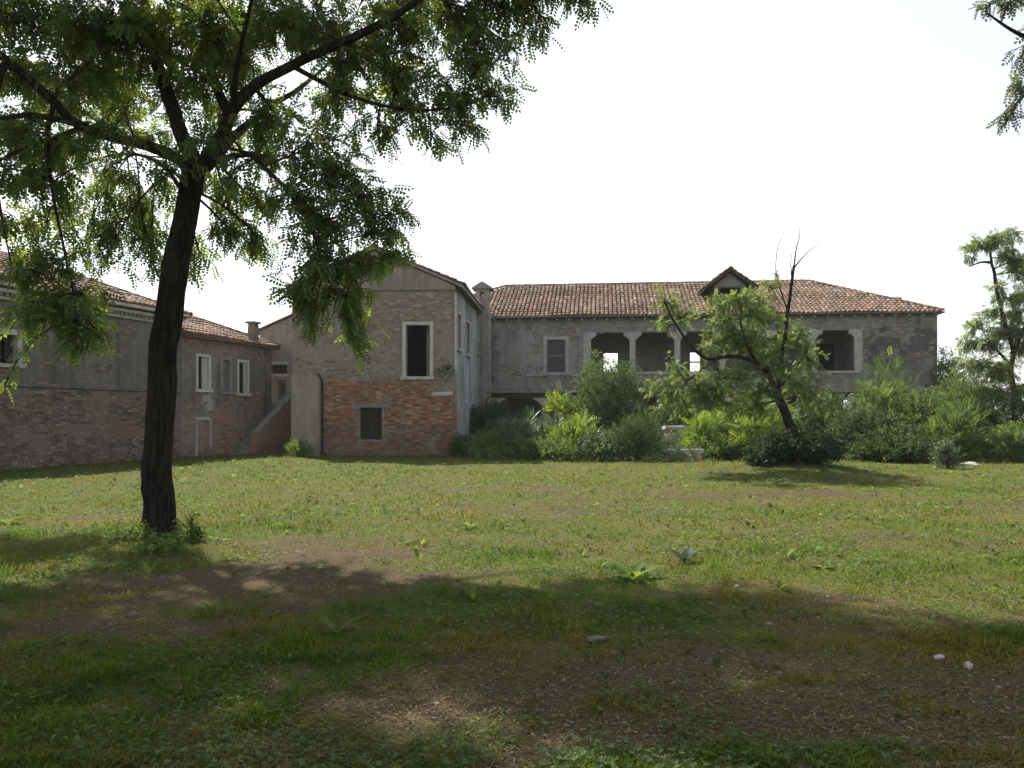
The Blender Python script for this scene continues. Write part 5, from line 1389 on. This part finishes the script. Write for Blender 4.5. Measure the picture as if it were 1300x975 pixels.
# the pale stone block and the low stone bench among the weeds
x, y = (855 - CX) / FPX * 32.5, 32.5
o = empty('stone_block', (x, y, 0)); tag(o, 'pale square stone block standing in the weeds', 'stone block')
mb = MB(); mb.box(-.32, .32, -.3, .3, -.1, 1.06, jit=.015); mb.build('shaft', M['stone'], o)
mb = MB(); mb.box(-.40, .40, -.38, .38, 1.062, 1.2, jit=.012); mb.build('top_slab', M['white_stone'], o)
x, y = (868 - CX) / FPX * 29.4, 29.4
o = empty('stone_bench', (x, y, 0)); tag(o, 'low white stone bench at the edge of the lawn', 'bench'); o.rotation_euler = (0, 0, R(6))
mb = MB(); mb.box(-.68, .68, -.22, .22, .30, .42, jit=.012); mb.build('seat', M['white_stone'], o)
for sx in (-.48, .48):
    mb = MB(); mb.box(sx - .12, sx + .12, -.18, .18, -.08, .298, jit=.01); mb.build('leg', M['stone'], o)

# ================================================================ WEEDS IN THE LAWN
def dock(label, px, py, size, n=7, mat='dock', spread=.7, name='dock_plant', width=.30):
    x, y = ground_at(px, py); z = float(gz(x, y)) - .005
    o = empty(name, (x, y, z)); tag(o, label, 'weed')
    for k in range(n):
        a = k * 2.4 + RNG.random() * .6; L = size * RNG.uniform(.6, 1.1); el = RNG.uniform(.45, 1.25) * (1.0 if spread < .9 else .75)
        d = np.array([math.cos(a) * spread, math.sin(a) * spread, math.sin(el)]); d /= np.linalg.norm(d)
        s = np.cross(d, [0, 0, 1.0]); s /= np.linalg.norm(s); up = np.cross(s, d)
        V = []; m = 7
        for i in range(m):
            t = i / (m - 1); wv = width * L * (.12 if t < .2 else math.sin(math.pi * min(1, (t - .1) / .9) ** .8)) * .5
            c = d * L * t + up * (-.30 * L * t * t) + np.array([0, 0, .0]); ed = .25 * wv * (1 + .5 * math.sin(9 * t + k))
            V += [c - s * wv + up * ed, c - up * .05 * wv, c + s * wv + up * ed]
        F = []
        for i in range(m - 1):
            F += [(3 * i, 3 * i + 1, 3 * i + 4, 3 * i + 3), (3 * i + 1, 3 * i + 2, 3 * i + 5, 3 * i + 4)]
        kk = RNG.uniform(.75, 1.2)
        np_mesh('leaf', np.array(V), np.array(F), M[mat], o, np.tile([kk * RNG.uniform(.9, 1.25), kk, kk], (len(V), 1)), smooth=True)
dock('largest yellow-green dock plant lying at the edge of the tree shadow', 803, 738, .34, 10, spread=.8, width=.36)
dock('upright lime dock leaf in the sunlit lawn, upper of two', 535, 690, .17, 3, spread=.35)
dock('upright lime dock leaf in the sunlit lawn, lower of two', 533, 712, .18, 3, spread=.35)
dock('dock plant standing in the middle of the tree shadow', 599, 762, .20, 4, spread=.4)
dock('dark dock plant on the worn earth in the tree shadow', 428, 800, .24, 6, spread=.7)
dock('broad flat dock leaves on the sunlit worn earth', 404, 718, .20, 5, spread=1.1)
dock('small lime dock plant left of the largest one, lower of two', 762, 722, .17, 5, spread=.6)
dock('small lime dock plant left of the largest one, upper of two', 738, 706, .15, 4, spread=.5)
dock('grey-green broad-leaved plant standing upright in the sunny lawn', 870, 718, .24, 6, 'grey_dock', .45, 'broadleaf_plant', .5)
dock('lime rosette beside a white stone right of centre', 1044, 724, .17, 7, spread=.8, width=.45)
dock('pair of lime leaves left of the lime rosette', 998, 712, .17, 4, spread=.5)
dock('lime plant at the left edge of the lawn', 8, 668, .30, 9, spread=.9)
dock('single upright leaf in the shade right below the big trunk', 189, 728, .17, 2, spread=.2, width=.4)
dock('little yellow-green weed at the shadow edge right of the trunk', 289, 708, .16, 7, spread=.8)
dock('bushy lime weed in the sunny lawn above the worn earth', 362, 668, .22, 9, spread=.8)
dock('leafy dock cluster near the centre of the sunny lawn', 596, 668, .22, 8, spread=.7)
dock('low lime weed beside the upright dock leaves', 512, 688, .15, 6, spread=.8)
dock('small dock in the shadow left of the middle one', 555, 790, .16, 4, spread=.5)
dock('low lime weed at the upper left of the upright dock leaves', 474, 672, .17, 6, spread=.9)
dock('lime weed at the sun patch right of centre, above dry grass', 988, 752, .18, 6, spread=.6)
# dark leafy plant at the foot of the big trunk
for (px, py, h, lab) in ((243, 690, .42, 'dark leafy shoot growing against the right foot of the big trunk'), (166, 690, .18, 'low dark weeds at the left foot of the big trunk'), (205, 700, .14, 'low clover-like weeds in front of the big trunk')):
    x, y = ground_at(px, py); z0 = float(gz(x, y)); o = empty('leafy_weed', (x, y, z0)); tag(o, lab, 'weed')
    m = int(90 * (h / .42 + .5)); w = .16 if h > .3 else .28
    q = np.abs(RNG.normal(0, 1, (m, 3))) * np.array([1, 1, .35 * h]) ; q[:, 0] = RNG.normal(0, w * .5, m); q[:, 1] = RNG.normal(0, .10, m)
    dq = RNG.normal(0, .7, (m, 3)); dq[:, 2] += .5
    scatter('leaves', 'broad', q, dq, .11 * RNG.uniform(.6, 1.3, m), RNG.uniform(0, 6, m), tints(m), M['shrub'], o)
    mb = MB()
    for k in range(4): mb.tube([(RNG.normal(0, .03), RNG.normal(0, .03), -.02), (RNG.normal(0, .05), 0, h * .4), (RNG.normal(0, .09), 0, h * .8)], [.008, .006, .003], 4)
    mb.build('stems', M['twig'], o)

# ================================================================ GRASS, CLOVER, LITTER, PEBBLES
def lawn_points(n, ymin, ymax, power, margin=1.15):
    u = RNG.random(n); p = 1 - power
    y = (ymin ** p + u * (ymax ** p - ymin ** p)) ** (1 / p)
    half = .65 * y + .5; t = RNG.random(n)
    wide = RNG.random(n) < .17
    x = np.where(wide, (half + 4.0 * t ** 1.3) * np.sign(RNG.random(n) - .5), RNG.uniform(-1, 1, n) * half)
    return x, y
def blocked(x, y):
    """under walls"""
    def loc(F, x, y):
        dx, dy = x - F.o[0], y - F.o[1]; return dx * F.d[0] + dy * F.d[1], dx * F.n[0] + dy * F.n[1]
    u, v = loc(HF, x, y); b = (u > -.1) & (u < HW + .05) & (v > -.03)
    b |= (u > -.1) & (u < 1.2) & (v > -.45)
    u, v = loc(LF, x, y); b |= (v > -.03)
    u, v = loc(VF, x, y); b |= (v > .0) & (u > VX0)
    u, v = loc(SL, x, y); b |= (u > -.8) & (u < 3.4) & (v > -.02)
    return b
N = 410000
x, y = lawn_points(N, 2.6, 38, 1.35)
d = dirt(x, y)
keep = (RNG.random(N) > np.clip((d - .12) * 1.25, 0, .92)) & ~blocked(x, y) & (((x - T0.x) ** 2 + (y - T0.y) ** 2) > .07)
x, y, d = x[keep], y[keep], d[keep]; n = len(x); print('grass blades', n)
z = gz(x, y)
far_k = np.clip(y / 7, 1, 4) ** .75
hgt = (.022 + .036 * RNG.random(n) ** 1.6) * (1.25 - .6 * d) * (1 + .22 * (far_k - 1)) * (.62 + 3.4 * np.clip(fbm(x * 3.2, y * 3.2, 61, 3) - .50, 0, 1) * np.clip(1.6 - d * 1.5, .3, 1.4) + 2.0 * np.clip(fbm(x * 1.1, y * 1.1, 63, 3) - .55, 0, 1))
def near_wall(F, u0, u1, reach):
    dx, dy = x - F.o[0], y - F.o[1]; u = dx * F.d[0] + dy * F.d[1]; v = dx * F.n[0] + dy * F.n[1]
    return np.where((u > u0) & (u < u1) & (v < 0), np.clip(1 + v / reach, 0, 1), 0)
edge = np.maximum(np.maximum(near_wall(HF, -.3, HW + .6, .55), near_wall(LF, -7, 14, .45)), np.where(x > -2.2, np.clip((y - 27.3) / 1.5, 0, 1), 0))
hgt = hgt * (1 + 2.6 * edge * RNG.random(n))
wd = .0040 * far_k * RNG.uniform(.7, 1.4, n)
az = RNG.uniform(0, 2 * math.pi, n); ln = RNG.uniform(.2, 1.6, n)
sx, sy = np.cos(az + 1.57) * wd, np.sin(az + 1.57) * wd
lx, ly = np.cos(az) * ln * hgt, np.sin(az) * ln * hgt
B = np.stack([x, y, z - .004], 1); s = np.stack([sx, sy, 0 * sx], 1)
m_ = B + np.stack([lx * .30, ly * .30, hgt * .5], 1); tp = B + np.stack([lx, ly, hgt * (1 - .30 * ln)], 1)
V = np.stack([B, m_ + s, tp, m_ - s], 1).reshape(-1, 3)
grass_o = np_mesh('grass', V, np.arange(4 * n).reshape(-1, 4), M['grass'])
me = grass_o.data
DRY = [(1180, 765, 2.4, .8, 1.0), (1000, 760, 1.3, .5, .7), (950, 628, 3.0, 2.2, .7), (420, 700, 1.6, 1.2, .8), (700, 645, 2.5, 2.0, .45), (1230, 660, 3, 2, .5), (160, 660, 1.6, .9, .8), (600, 600, 4, 3, .3)]
dry_shade = np.clip(fbm(x * .8, y * .8, 71, 4) * 2.0 - .74 + (d - .3) * .6 + .55 * _spots(DRY, x, y, 45) + (fbm(x * 4, y * 4, 73, 3) - .5) * .7 + .22 * np.clip((7.5 - y) / 2, 0, 1) + RNG.normal(0, .22, n), 0, 1)[:, None]  # dryness; the near term browns the foreground, tree shade put into the tint
tuft = (.45 + 1.1 * fbm(x * 2.6, y * 2.6, 113, 3))[:, None]
g_ = np.array([.74, .95, .52]) * RNG.uniform(.65, 1.25, (n, 1)) * tuft; s_ = np.array([1.95, 1.15, 2.1]) * RNG.uniform(.6, 1.15, (n, 1))
tn = g_ * (1 - dry_shade) + s_ * dry_shade
a_ = me.attributes.new('tint', 'FLOAT_COLOR', 'POINT'); buf = np.ones((len(V), 4), np.float32); buf[:, :3] = np.repeat(tn, 4, 0); a_.data.foreach_set('color', buf.ravel())
tag(grass_o, 'short uneven grass covering the lawn', 'grass', kind='stuff')
# straw: dry flattened stalks on the thin places
N = 130000
x, y = lawn_points(N, 2.6, 22, 1.6)
d = dirt(x, y); keep = (RNG.random(N) < np.clip((d - .10) * 1.1, .02, .7)) & ~blocked(x, y); x, y = x[keep], y[keep]; n = len(x)
az = RNG.uniform(0, 6.283, n); L = RNG.uniform(.02, .075, n); w = .0016 * np.clip(y / 6, 1, 3) * RNG.uniform(.7, 1.5, n); z = gz(x, y)
B = np.stack([x, y, z + RNG.uniform(.002, .012, n)], 1); dv = np.stack([np.cos(az) * L, np.sin(az) * L, RNG.uniform(-.1, .35, n) * L], 1); sv = np.stack([-np.sin(az) * w, np.cos(az) * w, 0 * w], 1)
V = np.stack([B, B + dv * .5 + sv + np.array([0, 0, .004]), B + dv, B + dv * .5 - sv + np.array([0, 0, .004])], 1).reshape(-1, 3)
sk = np.repeat(RNG.uniform(.45, 1.25, (n, 1)) * np.array([1.0, .97, .9]), 4, 0)
so = np_mesh('straw', V, np.arange(4 * n).reshape(-1, 4), None, None, sk)
t = NT('dry_straw'); so.data.materials.append(t.principled(t.mix(1.0, (.20, .16, .09), t.attr('tint'), 'MULTIPLY'), .9, None, .1))
tag(so, 'dry flattened straw on the thin places of the lawn', 'straw', kind='stuff')
# clover and small round weeds
N = 70000
x, y = lawn_points(N, 2.6, 34, 1.5)
lush = _spots(LUSH, x, y, 43); pn = fbm(x * 1.1, y * 1.1, 91, 4)
keep = (RNG.random(N) < np.clip(lush * 1.2 + (pn - .47) * 4, .04, 1)) & (dirt(x, y) < .75) & ~blocked(x, y)
x, y = x[keep], y[keep]; n = len(x); print('clover', n)
P = np.stack([x, y, gz(x, y) + RNG.uniform(.012, .055, n)], 1); D = RNG.normal(0, .35, (n, 3)); D[:, 1] += 1
cl = scatter('clover', 'clover', P, D, .0155 * RNG.uniform(.7, 1.5, n) * np.clip(y / 7, 1, 3.2), RNG.normal(0, .3, n), tints(n, .35, .08), M['shrub'])
tag(cl, 'low clover and small round-leaved weeds among the grass', 'clover', kind='stuff')
# broad-leaved weeds growing in drifts
N = 8000
x, y = lawn_points(N, 3.0, 26, 1.2)
drift = fbm(x * .9, y * .9, 101, 3)
keep = (RNG.random(N) < np.clip((drift - .52) * 3.5, .015, .8)) & ~blocked(x, y); x, y = x[keep], y[keep]; n0 = len(x)
rep_ = 6; idx = np.repeat(np.arange(n0), rep_); n = len(idx); az = RNG.uniform(0, 6.283, n)
P = np.stack([x[idx], y[idx], gz(x[idx], y[idx]) + .002], 1); D = np.stack([np.cos(az), np.sin(az), RNG.uniform(.15, 1.6, n)], 1)
sz = (RNG.uniform(.02, .06, n0) * np.clip(y / 9, .8, 1.6))[idx] * RNG.uniform(.6, 1.2, n)
wo = scatter('weeds', 'chip', P, D, sz, RNG.normal(0, .3, n), np.repeat(tints(n0, .35, .12) * .9, rep_, 0), M['shrub'])
tag(wo, 'drifts of small broad-leaved weeds rooted in the turf', 'weeds', kind='stuff')
# dry leaves and straw on the worn places
N = 60000
x, y = lawn_points(N, 2.6, 16, 1.7)
d = dirt(x, y); keep = (RNG.random(N) < np.clip((d - .3) * 1.2, .02, .8)) & ~blocked(x, y)
x, y = x[keep], y[keep]; n = len(x); print('litter', n)
P = np.stack([x, y, gz(x, y) + .006], 1); D = RNG.normal(0, 1, (n, 3)); D[:, 2] *= .18
kk = RNG.uniform(.4, 1.5, (n, 1)) * np.array([1, 1, 1])
li = scatter('dry_litter', 'chip', P, D, .020 * RNG.uniform(.4, 1.6, n), RNG.normal(0, .5, n), kk, None)
t = NT('fallen_leaf'); li.data.materials.append(t.principled(t.mix(1.0, (.20, .15, .09), t.attr('tint'), 'MULTIPLY'), .9, None, .1))
tag(li, 'dry fallen leaflets and straw strewn on worn earth', 'litter', kind='stuff')
# pebbles
N = 2600
x, y = lawn_points(N, 2.8, 14, 1.6); d = dirt(x, y); keep = RNG.random(N) < np.clip((d - .45) * 1.2, .0, .8); x, y = x[keep], y[keep]; n = len(x)
bm = bmesh.new(); bmesh.ops.create_icosphere(bm, subdivisions=1, radius=1); pv = np.array([v.co[:] for v in bm.verts]); pf = np.array([[v.index for v in f.verts] for f in bm.faces]); bm.free()
sc_ = RNG.uniform(.005, .016, n) * (1 + 1.4 * (RNG.random(n) > .95)); W = pv[None] * sc_[:, None, None] * RNG.uniform(.6, 1.2, (n, 1, 3)) * np.array([1, 1, .6]) * RNG.uniform(.8, 1.2, (n, len(pv), 1)) + np.stack([x, y, gz(x, y)], 1)[:, None, :]
pb_ = np_mesh('pebbles', W.reshape(-1, 3), (pf[None] + (np.arange(n) * len(pv))[:, None, None]).reshape(-1, 3), M['pebble'])
tag(pb_, 'scattered small pebbles on the worn earth', 'pebbles', kind='stuff')

# ================================================================ HAZE: thin bright summer air over the whole place
mb = MB(); mb.box(-700, 700, -130, 1550, -1.5, 16)
t = NT('summer_haze'); pv_ = t.node('ShaderNodeVolumePrincipled')
pv_.inputs['Color'].default_value = (.95, .97, 1, 1); pv_.inputs['Density'].default_value = HAZE; pv_.inputs['Anisotropy'].default_value = .3
t.t.links.new(pv_.outputs[0], t.out.inputs['Volume'])
hz = mb.build('haze', t.m); tag(hz, 'thin bright haze in the air', 'haze', kind='stuff')
